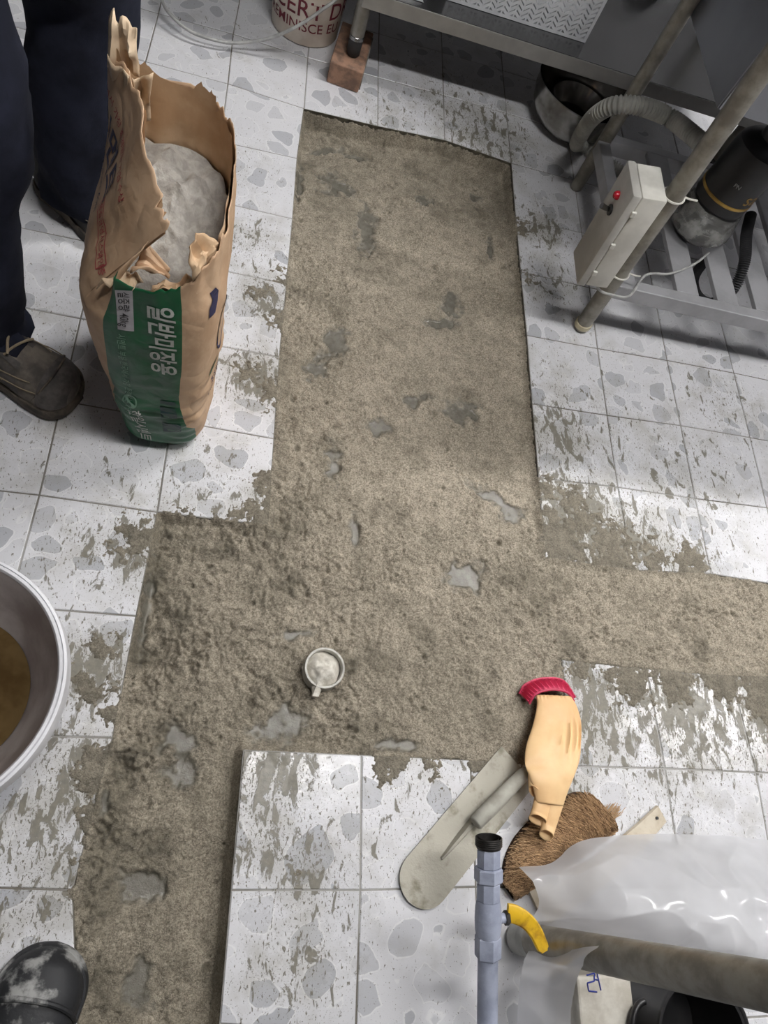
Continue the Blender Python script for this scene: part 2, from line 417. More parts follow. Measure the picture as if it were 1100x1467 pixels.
    def build(s, name, mat, parent=None, smooth=False, loc=None, angle=None):
        base = np.array(parent['_b'] if parent is not None else (loc if loc is not None else (0, 0, 0)), float)
        me = bpy.data.meshes.new(name)
        me.from_pydata([tuple(np.array(p) - base) for p in s.v], [], s.f)
        mats = mat if isinstance(mat, (list, tuple)) else [mat]
        for m in mats: me.materials.append(m)
        if len(mats) > 1: me.polygons.foreach_set('material_index', s.mi)
        me.update()
        if smooth:
            me.polygons.foreach_set('use_smooth', [True] * len(me.polygons))
            try: me.set_sharp_from_angle(angle=math.radians(angle if angle else 40))
            except Exception: pass
        o = bpy.data.objects.new(name, me); COL.objects.link(o)
        if parent is not None: o.parent = parent
        else: o.location = base
        o['_b'] = list(base)
        return o


def tag(o, label=None, cat=None, group=None, kind=None):
    if label: o['label'] = label
    if cat: o['category'] = cat
    if group: o['group'] = group
    if kind: o['kind'] = kind
    return o


def thing(name, label, cat, loc, group=None):
    o = bpy.data.objects.new(name, None); COL.objects.link(o); o.location = tuple(map(float, loc))
    o.empty_display_size = 0.05
    o['_b'] = [float(x) for x in loc]
    return tag(o, label, cat, group)


def bez(pts, n=40):
    """Catmull-Rom through pts"""
    p = np.array(pts, float); p = np.vstack([2 * p[0] - p[1], p, 2 * p[-1] - p[-2]])
    out = []
    segs = len(p) - 3
    for t in np.linspace(0, segs, n):
        i = min(int(t), segs - 1); u = t - i
        a, b, c, d = p[i:i + 4]
        out.append(0.5 * ((2 * b) + (-a + c) * u + (2 * a - 5 * b + 4 * c - d) * u ** 2 + (-a + 3 * b - 3 * c + d) * u ** 3))
    return out


def idw(ctrl, x, y, power=3.0, eps=0.004):
    num = np.zeros_like(x); den = np.zeros_like(x)
    for cx, cy, v in ctrl:
        w = 1.0 / (np.hypot(x - cx, y - cy) + eps) ** power
        num += w * v; den += w
    return num / den


TXT = {}


def text_mesh(body, size=1.0, bold=0.0):
    """outline mesh of a line of lettering; all lines are made once, while the scene is still nearly empty"""
    v, f = TXT[(body, bold > 0.0009)]
    return v * size, f


def make_text(bodies, bold):
    c = bpy.data.curves.new('txt', 'FONT'); c.body = '\n'.join(bodies); c.size = 1.0; c.offset = 0.022 if bold else 0.006; c.resolution_u = 3
    c.space_line = 4.0
    o = bpy.data.objects.new('txt', c); COL.objects.link(o)
    bpy.context.view_layer.update()
    m = bpy.data.meshes.new_from_object(o.evaluated_get(bpy.context.evaluated_depsgraph_get()))
    v = np.array([tuple(q.co) for q in m.vertices]); faces = [tuple(q.vertices) for q in m.polygons]
    bpy.data.objects.remove(o); bpy.data.curves.remove(c); bpy.data.meshes.remove(m)
    step = 4.0
    line = np.round((v[:, 1] - 0.35) / -step).astype(int)
    for k, body in enumerate(bodies):
        idx = np.where(line == k)[0]
        rm = {int(q): n for n, q in enumerate(idx)}
        vv = v[idx].copy(); vv[:, 1] += step * k
        TXT[(body, bold)] = (vv, [tuple(rm[q] for q in f) for f in faces if f[0] in rm])


make_text(['일반미장용', '시멘트'], True)
make_text(['실중량 40kg', '시멘트 부문 한국에서 가장 존경받는 기업 수상', '한일시멘트', 'hanilcement.com', '한국에서 가장 존경받는 기업 수상', '품질경영시스템인증', '주의사항',
           '사용전 물과 혼합', '규격 보관 방법', '제조일 표시 참조', 'CERT', 'DR', 'REMINISCE', 'EU', 'N', 'PL', 'sa', 'PN'], False)


def skin_mesh(pts, edges, radii, sub=2, root=0):
    me = bpy.data.meshes.new('sk'); me.from_pydata([tuple(p) for p in pts], edges, []); me.update()
    o = bpy.data.objects.new('sk', me); COL.objects.link(o)
    md = o.modifiers.new('s', 'SKIN'); md.use_smooth_shade = True
    sv = me.skin_vertices[0].data
    for i, r in enumerate(radii): sv[i].radius = (r, r) if np.isscalar(r) else r
    sv[root].use_root = True
    sb = o.modifiers.new('u', 'SUBSURF'); sb.levels = sub; sb.render_levels = sub
    bpy.context.view_layer.update()
    ev = bpy.data.meshes.new_from_object(o.evaluated_get(bpy.context.evaluated_depsgraph_get()))
    v = np.array([tuple(q.co) for q in ev.vertices]); f = [tuple(q.vertices) for q in ev.polygons]
    bpy.data.objects.remove(o); bpy.data.meshes.remove(me); bpy.data.meshes.remove(ev)
    return v, f


# ------------------------------------------------------------------ tile grid (measured joints)
T = 0.2
MEAS = {(4, 3): (856, 499), (5, 3): (955.8, 516), (6, 3): (1051.5, 534), (4, 4): (869.8, 594.7), (5, 4): (975.2, 609.4), (6, 4): (1074.5, 626.6),
        (4, 5): (885, 698), (5, 5): (996, 714), (6, 5): (1098.8, 727.4), (3, 0): (732.4, 233.4), (3, 1): (739, 312.6), (3, 2): (745.8, 389),
        (3, 3): (754.7, 480), (3, 4): (762.3, 578.3), (3, 5): (771.7, 684.7), (3, 6): (781, 799), (5, 6): (1018.5, 822), (-1, 0): (326.4, 119.6), (-2, 0): (208.5, 87.8),
        (0, 0): (435.5, 155), (-1, -1): (334, 48.4), (0, -1): (441, 82.7), (-2, -1): (227, 19), (0, 1): (425.6, 226.5), (-1, 1): (315, 202),
        (1, 0): (541, 180), (2, 0): (637, 200), (0, 2): (419, 313), (0, 4): (400, 511.6), (0, 5): (392.4, 628.4), (0, 6): (384, 753), (-1, 6): (225, 733.5),
        (-2, 6): (56, 709), (-1, 7): (195, 882.5), (-1, 8): (161, 1057), (1, 8): (518, 1081.5), (1, 9): (516, 1275.6), (0, 8): (348.4, 1073.8), (0, 9): (330.5, 1275.6),
        (3, 7): (805, 945), (4, 7): (926, 958), (5, 7): (1047, 968), (4, 8): (952.7, 1101), (5, 8): (1083, 1106.6), (-1, 9): (104, 1275.5), (3, -1): (725.7, 162), (0, 10): (314, 1467), (-1, 10): (112, 1480)}
_k = [(i * T, -j * T) for i, j in MEAS]
_d = np.array([P2(*v) - np.array(k) for k, v in zip(_k, MEAS.values())])
_k = np.array(_k)


def corner(i, j):
    if (i, j) in MEAS: return P2(*MEAS[(i, j)])
    p = np.array((i * T, -j * T))
    w = 1.0 / (np.hypot(*(_k - p).T) + 0.05) ** 4
    near = np.hypot(*(_k - p).T).min()
    return p + (w[:, None] * _d).sum(0) / w.sum() * math.exp(-max(0, near - 0.3))


def in_trench(i, j):
    return (0 <= i <= 2 and 0 <= j <= 7) or (i == -1 and j >= 6) or (i >= 3 and j == 6)


# outline of the trench (closed polygon, world xy)
tp = [(0, 0), (1, 0), (2, 0)] + [(3, j) for j in range(0, 6)] + [(i, 6) for i in range(3, 20)] + [(i, 7) for i in range(19, 2, -1)] + [(3, 8), (2, 8), (1, 8)] + \
     [(0, j) for j in range(8, 16)] + [(-1, j) for j in range(15, 5, -1)] + [(0, j) for j in range(6, 0, -1)]
TP = np.array([corner(*q) for q in tp])


def poly_inside(x, y, poly):
    ins = np.zeros(x.shape, bool); n = len(poly)
    for a in range(n):
        x0, y0 = poly[a]; x1, y1 = poly[(a + 1) % n]
        c = (y0 > y) != (y1 > y)
        with np.errstate(divide='ignore', invalid='ignore'):
            xi = (x1 - x0) * (y - y0) / (y1 - y0 if y1 != y0 else 1e-12) + x0
        ins ^= c & (x < xi)
    return ins


def poly_dist(x, y, poly):
    d = np.full(x.shape, 1e9); n = len(poly)
    for a in range(n):
        p = poly[a]; q = poly[(a + 1) % n]; e = q - p
        t = np.clip(((x - p[0]) * e[0] + (y - p[1]) * e[1]) / (e @ e + 1e-12), 0, 1)
        d = np.minimum(d, np.hypot(x - p[0] - t * e[0], y - p[1] - t * e[1]))
    return d


def blobs(lst, x, y, soft=1.0):
    """max of soft discs given in photo pixels (x, y, radius px, value)"""
    r = np.zeros_like(x)
    for bx, by, br, val in lst:
        c = P2(bx, by); rad = 0.5 * (np.linalg.norm(P2(bx + br, by) - c) + np.linalg.norm(P2(bx, by + br) - c))
        r = np.maximum(r, val * np.exp(-((x - c[0]) ** 2 + (y - c[1]) ** 2) / (rad * rad) * soft))
    return r


DIRT = [(350, 345, 60, .5), (380, 430, 45, .7), (365, 540, 55, .8), (300, 700, 110, .38), (370, 710, 50, .55), (190, 790, 80, .62), (110, 790, 70, .45), (130, 960, 75, .8), (120, 1110, 90, .72), (80, 1200, 110, .62), (60, 1300, 90, .5),
        (390, 1110, 80, .75), (380, 1200, 90, .6), (440, 1250, 110, .5), (420, 1380, 110, .42), (600, 1120, 90, .4), (560, 1180, 60, .3), (850, 1010, 110, .72), (980, 1010, 110, .78), (1090, 1030, 80, .7), (830, 1090, 60, .55), (820, 1150, 60, .4), (960, 1120, 130, .4),
        (820, 740, 90, .85), (900, 790, 110, .7), (1000, 800, 70, .45), (800, 620, 70, .62), (790, 540, 60, .35), (780, 330, 45, .6), (780, 400, 60, .45), (690, 190, 70, .6), (640, 150, 60, .42), (560, 170, 50, .4), (730, 200, 40, .5), (860, 620, 120, .35), (980, 690, 130, .38), (1040, 580, 60, .42), (330, 240, 70, .28), (330, 60, 60, .12), (60, 640, 140, .25), (160, 680, 90, .3), (80, 450, 100, .2)]
WET = [(1010, 1000, 170, 1.0), (890, 1000, 90, .5), (390, 1100, 95, 1.0), (420, 1180, 110, .8), (130, 960, 80, .6), (450, 1300, 150, .4), (100, 1230, 110, .5), (1000, 800, 90, .3)]

# ------------------------------------------------------------------ floor
floor = G()
I0, I1, J0, J1 = -11, 18, -6, 15
for i in range(I0, I1 + 1):
    for j in range(J0, J1 + 1):
        if in_trench(i, j): continue
        a, b, c, d = corner(i, j), corner(i, j + 1), corner(i + 1, j + 1), corner(i + 1, j)
        floor.add([(p[0], p[1], -0.0016) for p in (a, b, c, d)], [(0, 1, 2, 3)])
        for (p, q, ni, nj) in ((a, b, i - 1, j), (b, c, i, j + 1), (c, d, i + 1, j), (d, a, i, j - 1)):
            if in_trench(ni, nj):
                floor.add([(p[0], p[1], -0.0016), (q[0], q[1], -0.0016), (q[0], q[1], -0.09), (p[0], p[1], -0.09)], [(3, 2, 1, 0)], 1)
floor.add([(I0 * T, -(J1 + 1) * T, -0.09), ((I1 + 1) * T, -(J1 + 1) * T, -0.09), ((I1 + 1) * T, -J0 * T, -0.09), (I0 * T, -J0 * T, -0.09)], [(0, 1, 2, 3)], 1)
floor_o = tag(floor.build('floor', [M['grout'], M['screed']]), 'white pebble patterned tile floor with a dug out cement channel', 'floor', kind='structure')

NG = 7


def seen(p, m=470):
    c = RC @ (np.array((p[0], p[1], 0.0)) - CAM)
    if c[2] > -0.05: return False
    u, v = 550 + FPX * c[0] / -c[2], 733.5 - FPX * c[1] / -c[2]
    return -m < u < 1100 + m and -m < v < 1467 + m


for i in range(I0, I1 + 1):
    for j in range(J0, J1 + 1):
        if in_trench(i, j): continue
        q = [corner(i, j), corner(i, j + 1), corner(i + 1, j + 1), corner(i + 1, j)]
        cen = sum(q) / 4
        if not seen(cen): continue
        gap = 0.0014
        q = [cen + (p - cen) * (1 - gap / 0.1) for p in q]
        dz = rng.uniform(-0.0004, 0.0004, 4)
        uu, vv = np.meshgrid(np.linspace(0, 1, NG), np.linspace(0, 1, NG))
        X = np.zeros((NG, NG, 3))
        for (p, z, w) in zip(q, dz, ((1 - uu) * (1 - vv), (1 - uu) * vv, uu * vv, uu * (1 - vv))):
            X[..., 0] += w * p[0]; X[..., 1] += w * p[1]; X[..., 2] += w * z
        cut = 1 - 0.0012 / 0.1
        top = X.copy(); top[..., :2] = cen + (top[..., :2] - cen) * cut
        g = G(); g.grid(top)
        g.f = [t[::-1] for t in g.f]
        ring = [(0, k) for k in range(NG)] + [(k, NG - 1) for k in range(1, NG)] + [(NG - 1, k) for k in range(NG - 2, -1, -1)] + [(k, 0) for k in range(NG - 2, 0, -1)]
        n = len(ring); o1 = len(g.v)
        g.v += [tuple(X[r] - (0, 0, 0.0012)) for r in ring]; o2 = len(g.v)
        g.v += [tuple(X[r] - (0, 0, 0.009)) for r in ring]
        for k in range(n):
            k2 = (k + 1) % n; t0 = ring[k][0] * NG + ring[k][1]; t1 = ring[k2][0] * NG + ring[k2][1]
            g.f.append((t0, t1, o1 + k2, o1 + k)); g.f.append((o1 + k, o1 + k2, o2 + k2, o2 + k))
        g.mi = [0] * len(g.f)
        o = g.build('tile', M['tile'], floor_o)
        vx = np.array(g.v)
        for nm, val in (('dirt', np.clip(0.07 + blobs(DIRT, vx[:, 0], vx[:, 1]) * 0.95, 0, 1)), ('wet', blobs(WET, vx[:, 0], vx[:, 1]))):
            at = o.data.attributes.new(nm, 'FLOAT', 'POINT'); at.data.foreach_set('value', val.astype(np.float32))

# ------------------------------------------------------------------ mortar bed
DEPTH = [(440, 165, -.05), (520, 190, -.05), (600, 212, -.046), (680, 232, -.042), (725, 245, -.036), (480, 250, -.02), (600, 300, -.015), (700, 350, -.015), (735, 450, -.013), (420, 320, -.013), (415, 450, -.004), (550, 500, -.009), (600, 700, -.009), (752, 550, -.014),
         (765, 720, -.011), (400, 600, -.003), (390, 720, -.002), (300, 752, -.016), (240, 760, -.018), (217, 800, -.03), (212, 860, -.045), (195, 930, -.042), (260, 880, -.012), (185, 1000, -.02), (165, 1080, .001), (300, 1000, -.012), (450, 930, -.01), (400, 1050, -.024), (465, 975, -.016), (440, 985, -.02),
         (600, 1000, -.009), (560, 1070, -.004), (800, 820, -.001), (900, 860, 0), (1000, 880, 0), (1090, 900, -.001), (850, 940, .002), (1000, 955, .003), (780, 940, -.002), (720, 1080, -.002), (650, 1085, 0), (342, 1120, -.045), (325, 1250, -.048), (312, 1400, -.052),
         (290, 1110, -.028), (230, 1200, -.022), (200, 1350, -.024), (130, 1260, -.004), (122, 1350, -.006), (140, 1150, .002), (200, 1270, -.03), (270, 1400, -.03), (420, 1060, -.022), (340, 1060, -.026)]
ROUGH = [(250, 850, 1.0), (230, 950, 1.0), (175, 1100, 1.1), (150, 1200, .9), (500, 1050, .9), (340, 830, .7), (780, 840, .6), (900, 850, .45), (1000, 940, .7), (430, 650, .7), (410, 450, .6), (740, 350, .5), (600, 500, .2), (600, 650, .22), (500, 300, .22), (600, 950, .4),
         (680, 1000, .3), (250, 1300, .22), (560, 250, .5), (650, 600, .25), (700, 760, .4), (450, 880, .7), (300, 1150, .15), (200, 1400, .3)]
PUDDLE = [(485, 255, 30, 15, 20), (528, 320, 16, 42, 0), (690, 268, 12, 8, 0), (650, 430, 15, 25, 0), (635, 457, 26, 8, 0), (480, 490, 18, 28, 20), (450, 525, 18, 16, 0), (600, 570, 22, 12, 0), (665, 590, 28, 18, 10), (480, 660, 13, 36, 0), (545, 608, 20, 14, 0),
          (705, 708, 46, 9, 33), (738, 735, 17, 13, 0), (668, 825, 26, 26, 20), (255, 1055, 26, 30, 0), (265, 1105, 32, 20, 0), (200, 1270, 40, 26, 15), (408, 1036, 50, 26, -15), (572, 1068, 36, 11, 5), (208, 865, 9, 62, 8), (195, 1415, 26, 42, 0), (435, 905, 32, 10, -10),
          (470, 196, 30, 6, -8), (515, 203, 24, 5, 14), (612, 280, 13, 9, 0), (706, 350, 5, 20, 0), (150, 1150, 8, 16, 0), (430, 250, 6, 30, 4), (510, 760, 8, 28, 0), (840, 790, 50, 14, 8)]
MOIST = [(150, 1200, .65), (230, 1150, .55), (220, 1300, .6), (200, 1420, .7), (290, 1200, .7), (300, 1400, .75), (250, 1000, .45), (400, 1050, .75), (230, 850, .6), (330, 820, .3), (500, 1050, .45), (620, 1050, .25), (740, 1040, .3), (450, 850, .15), (600, 800, .0), (560, 500, .0), (600, 350, .0), (460, 180, .55), (600, 220, .5),
         (720, 260, .35), (425, 300, .3), (415, 450, .2), (390, 680, .3), (740, 450, .1), (700, 700, .0), (850, 850, .1), (1000, 870, .08), (1000, 950, .3), (820, 940, .3), (520, 300, .15)]
SMEAR = [(418, 395, 22, .85), (408, 455, 26, .85), (396, 560, 26, .85), (392, 690, 30, .95), (384, 742, 32, 1.05), (330, 748, 22, .8), (265, 748, 26, .75), (240, 742, 20, .6), (744, 325, 16, .75), (800, 775, 48, 1.1), (830, 742, 34, .85), (880, 792, 42, .98), (815, 712, 24, .85),
         (935, 795, 26, .8), (990, 806, 26, .95), (785, 700, 20, .8), (830, 955, 24, .9), (900, 968, 38, 1.0), (965, 975, 34, .95), (1035, 972, 34, 1.05), (1095, 990, 40, 1.1), (700, 1088, 36, .9), (560, 1086, 34, .98), (625, 1098, 24, .7), (150, 1100, 44, .95), (138, 1180, 32, .9),
         (120, 1240, 26, .8), (165, 1015, 30, .82), (130, 985, 38, .75), (150, 930, 28, .7), (198, 772, 36, .85), (165, 785, 28, .7), (108, 1282, 14, .8), (760, 400, 14, .55), (760, 1090, 30, .9), (360, 530, 26, .72), (375, 420, 20, .65), (425, 1250, 8, .8)]


def mortar_bed():
    cs = 0.0022
    x0, x1, y0, y1 = -0.42, 2.2, -2.6, 0.06
    nx, ny = int((x1 - x0) / cs) + 1, int((y1 - y0) / cs) + 1
    X, Y = np.meshgrid(np.linspace(x0, x1, nx), np.linspace(y0, y1, ny))
    ins = poly_inside(X, Y, TP); d = poly_dist(X, Y, TP)
    near = ins | (d < 0.16)
    idx = np.where(near.ravel())[0]
    x = X.ravel()[idx]; y = Y.ravel()[idx]; inn = ins.ravel()[idx]; dd = d.ravel()[idx]
    base = idw([(*P2(a, b), v) for a, b, v in DEPTH], x, y, 3.0, 0.01)
    rough = idw([(*P2(a, b), v) for a, b, v in ROUGH], x, y, 3.0, 0.02)
    n1 = fbm(x * 18, y * 18, o=4, s=3) - 0.5
    wx, wy = fbm(x * 30, y * 30, o=2, s=91) - 0.5, fbm(x * 30, y * 30, o=2, s=95) - 0.5
    rid = np.abs(2 * fbm(x * 42 + 1.6 * wx, y * 42 + 1.6 * wy, o=4, s=11, g=0.6) - 1)      # 0 in the creases
    n2 = fbm(x * 130, y * 130, o=3, s=21) - 0.5
    lump = np.clip(fbm(x * 60 + wx, y * 60 + wy, o=3, s=33) - 0.5, 0, 1)
    h = base + n1 * 0.018 * (0.25 + rough) - np.clip(0.18 - rid, 0, 1) * 0.06 * rough * np.clip(n1 * 6 + 0.7, 0, 1) + n2 * 0.009 * (0.22 + rough) + lump * 0.022 * rough
    # craters left by drips
    crater = np.zeros_like(x)
    cells = {}
    ci = np.floor(x / 0.02).astype(int); cj = np.floor(y / 0.02).astype(int)
    order = np.lexsort((cj, ci)); key = ci[order] * 100003 + cj[order]
    uq, st = np.unique(key, return_index=True); en = np.r_[st[1:], len(key)]
    look = {int(kk): order[a0:b0] for kk, a0, b0 in zip(uq, st, en)}
    cr = np.random.default_rng(5)
    for k in range(1500):
        i = cr.integers(len(x))
        if not inn[i] or cr.random() > 0.25 + rough[i] * 1.1: continue
        cxx, cyy, rad = x[i], y[i], cr.choice([0.003, 0.0038, 0.005, 0.007], p=[.45, .3, .18, .07])
        ids = [look[kk] for di in (-1, 0, 1) for dj in (-1, 0, 1) if (kk := int((int(ci[i]) + di) * 100003 + int(cj[i]) + dj)) in look]
        ids = np.concatenate(ids)
        q = np.hypot(x[ids] - cxx, (y[ids] - cyy) * cr.uniform(.7, 1.3)) / rad
        h[ids] -= 0.9 * rad * np.clip(1 - q ** 2, 0, 1) - 0.25 * rad * np.exp(-((q - 1.25) / 0.3) ** 2)
        crater[ids] = np.maximum(crater[ids], np.clip(1.15 - q, 0, 1))
    wet = np.zeros_like(x)
    for (a, b, rx, ry, ang) in PUDDLE:
        c = P2(a, b); ca, sa = math.cos(math.radians(ang)), math.sin(math.radians(ang))
        ex = (P2(a + rx * ca, b + rx * sa) - c); ey = (P2(a - ry * sa, b + ry * ca) - c)
        Mi = np.linalg.inv(np.array([ex, ey]).T)
        q = Mi @ np.array([x - c[0], y - c[1]])
        r = np.hypot(q[0], q[1]) + (fbm(x * 60, y * 60, o=3, s=41) - 0.5) * 1.7
        w = np.clip((1.2 - r) / 0.75, 0, 1); w = w * w * (3 - 2 * w)
        flat = np.median(base[r < 0.8]) - 0.004 if np.any(r < 0.8) else -0.01
        h = h * (1 - w) + (flat + n2 * 0.0006) * w
        wet = np.maximum(wet, w * 0.92)
    h = np.where(inn, np.minimum(h, 0.009), h)
    # thin smears over the tiles around the channel
    sm = blobs(SMEAR, x, y, 0.8)
    nn = fbm(x * 80 + wx, y * 80 + wy, o=5, s=51, g=0.68)
    hs = 0.020 * (nn * 1.15 + sm * 0.74 - 0.97)
    hs = np.where(hs > 0, 0.0035 * (1 - np.exp(-hs / 0.003)), hs)
    edge = np.clip(dd / 0.012, 0, 1)
    h = np.where(inn, np.maximum(h, hs * (1 - edge) + h * edge), hs)
    damp = np.clip((fbm(x * 16, y * 16, o=4, s=61) - 0.52) * 3.0, 0, 1) * (0.35 + 0.65 * np.clip(rough, 0, 1))
    damp = np.maximum(damp, np.minimum(crater * 0.9, 0.75))
    moist = idw([(*P2(a, b), v) for a, b, v in MOIST], x, y, 3.0, 0.03)
    damp = np.clip(damp + moist * (0.7 + 0.9 * (fbm(x * 30, y * 30, o=3, s=83) - 0.4)), 0, 1)
    damp = np.maximum(damp, np.where(inn, np.clip(1 - dd / 0.02, 0, 1) * 0.5, 0.75))
    wet = np.where(inn, wet, 0.25)
    full = np.full(nx * ny, -1, np.int64); full[idx] = np.arange(len(idx)); full = full.reshape(ny, nx)
    a, b, c, e = full[:-1, :-1], full[:-1, 1:], full[1:, 1:], full[1:, :-1]
    ok = (a >= 0) & (b >= 0) & (c >= 0) & (e >= 0)
    F = np.stack([a[ok], b[ok], c[ok], e[ok]], 1)
    keep = inn[F].any(1) | (h[F].max(1) > -0.0025)
    F = F[keep]
    used = np.unique(F); rm = np.full(len(x), -1, np.int64); rm[used] = np.arange(len(used)); F = rm[F]
    V = np.stack([x, y, h], 1)[used]
    me = bpy.data.meshes.new('mortar_bed')
    me.vertices.add(len(V)); me.vertices.foreach_set('co', V.ravel().astype(np.float32))
    me.loops.add(len(F) * 4); me.loops.foreach_set('vertex_index', F.ravel().astype(np.int32))
    me.polygons.add(len(F)); me.polygons.foreach_set('loop_start', np.arange(0, len(F) * 4, 4, dtype=np.int32))
    me.polygons.foreach_set('use_smooth', np.ones(len(F), bool))
    me.update(calc_edges=True)
    for nm, val in (('wet', wet[used]), ('damp', damp[used])):
        at = me.attributes.new(nm, 'FLOAT', 'POINT'); at.data.foreach_set('value', val.astype(np.float32))
    me.materials.append(M['mortar'])
    o = bpy.data.objects.new('mortar_bed', me); COL.objects.link(o)
    tag(o, 'rough wet sand and cement mortar filling the channel in the tiles', 'mortar', kind='stuff')


mortar_bed()

# ------------------------------------------------------------------ room shell and lamps
def lamp_mat(s):
    k = NT('lamp_diffuser'); k.set(Base_Color=(1, 1, 1, 1)); k.b.inputs['Emission Color'].default_value = (1.0, 0.985, 0.97, 1)
    k.b.inputs['Emission Strength'].default_value = LAMP_POWER * s
    return k.m


def shell():
    x0, x1, y0, y1 = I0 * T, (I1 + 1) * T, -(J1 + 1) * T, -J0 * T
    for nm, c, sz in (('wall_back', ((x0 + x1) / 2, y1 + 0.05, CEIL / 2 - 0.05), (x1 - x0 + 0.2, 0.1, CEIL + 0.1)),
                      ('wall_front', ((x0 + x1) / 2, y0 - 0.05, CEIL / 2 - 0.05), (x1 - x0 + 0.2, 0.1, CEIL + 0.1)),
                      ('wall_left', (x0 - 0.05, (y0 + y1) / 2, CEIL / 2 - 0.05), (0.1, y1 - y0, CEIL + 0.1)),
                      ('wall_right', (x1 + 0.05, (y0 + y1) / 2, CEIL / 2 - 0.05), (0.1, y1 - y0, CEIL + 0.1))):
        tag(G().box(c, sz).build(nm, M['wall']), kind='structure', label='plain grey painted kitchen wall', cat='wall')
    tag(G().box(((x0 + x1) / 2, (y0 + y1) / 2, CEIL + 0.05), (x1 - x0 + 0.2, y1 - y0 + 0.2, 0.1)).build('ceiling', M['ceiling']), kind='structure', label='plain grey painted kitchen ceiling', cat='ceiling')
    names = ['long ceiling lamp over the channel', 'long ceiling lamp over the sink', 'long ceiling lamp near the side wall']
    for (lx, ly, s), lb in zip(LAMPS, names):
        t = thing('ceiling_lamp', lb, 'lamp', (lx, ly, CEIL), 'ceiling lamps')
        G().box((lx, ly, CEIL - 0.02), (1.2, 0.2, 0.04), bev=0.005).build('housing', M['pail_white'], t)
        G().box((lx, ly, CEIL - 0.046), (1.12, 0.13, 0.012), bev=0.003).build('diffuser', lamp_mat(s), t)


shell()

# ------------------------------------------------------------------ cement bag
BAGC = (-0.207, -0.925)
BZ = [0.0, 0.03, 0.10, 0.20, 0.30, 0.40, 0.48, 0.56, 0.62]
BCX = [-.207, -.207, -.209, -.214, -.219, -.223, -.223, -.226, -.230]
BA = [.068, .080, .087, .093, .099, .103, .100, .097, .094]
BCY = [-.925, -.925, -.925, -.925, -.925, -.925, -.923, -.920, -.918]
BB = [.125, .140, .148, .152, .152, .148, .142, .138, .134]
RIM_T = [0, 20, 40, 60, 90, 110, 125, 135, 147, 158, 170, 180, 195, 210, 222, 235, 250, 265, 280, 295, 308, 320, 335, 350, 360]
RIM_Z = [.495, .505, .52, .525, .53, .535, .54, .56, .58, .585, .58, .57, .555, .545, .535, .52, .47, .440, .442, .455, .475, .48, .485, .49, .495]


def bag_disp(x, y, z):
    w = (fbm(np.asarray(x) * 14, np.asarray(y) * 14, np.asarray(z) * 9, o=3, s=5) - 0.5) * 0.016
    fold = np.exp(-((np.asarray(z) - 0.13) / 0.075) ** 2)
    rid = np.abs(fbm(np.asarray(x) * 9, np.asarray(y) * 5, np.asarray(z) * 42, o=2, s=9) - 0.5) * 2
    c2 = np.exp(-((np.asarray(z) - 0.44) / 0.06) ** 2)
    rid2 = np.abs(fbm(np.asarray(x) * 26, np.asarray(y) * 26, np.asarray(z) * 8, o=2, s=15) - 0.5) * 2
    return w - rid * 0.016 * fold - rid2 * 0.012 * c2


def bag_pt(t, z, off=0.0):
    """t in degrees (0 right, 90 back, 180 left, 270 front)"""
    t = np.radians(np.asarray(t, float)); z = np.asarray(z, float)
    a = np.interp(z, BZ, BA); b = np.interp(z, BZ, BB); cx = np.interp(z, BZ, BCX); cy = np.interp(z, BZ, BCY)
    c, s = np.cos(t), np.sin(t)
    x = cx + a * np.sign(c) * np.abs(c) ** 0.55; y = cy + b * np.sign(s) * np.abs(s) ** 0.55
    nx, ny = (x - cx) / a ** 2, (y - cy) / b ** 2; L = np.hypot(nx, ny) + 1e-9
    # the torn left wall folds inwards over the powder
    td = np.degrees(t) % 360
    w = np.clip((td - 128) / 45, 0, 1) * np.clip((262 - td) / 30, 0, 1)
    up = np.clip(z - 0.37, 0, None)
    k = np.interp(td, [128, 150, 175, 200, 225, 245, 262], [0, .10, .28, .50, .56, .42, .0])
    d = bag_disp(x, y, z) + off
    sn = k * np.clip(up / .06, 0, 1) * .6
    return np.stack([x + nx / L * d * (1 - .5 * sn) + k * up * (1 + 1.5 * up), y + ny / L * d * (1 - .5 * sn) + .25 * k * up * (td > 225), z - .12 * k * up + off * sn], -1)


def rim_z(t, jag=0.012, s=0):
    t = np.asarray(t, float) % 360
    r = np.radians(t)
    return np.interp(t, RIM_T, RIM_Z) + (fbm(np.cos(r) * 9 + 20, np.sin(r) * 9, o=3, s=70 + s) - 0.5) * jag * 2.2


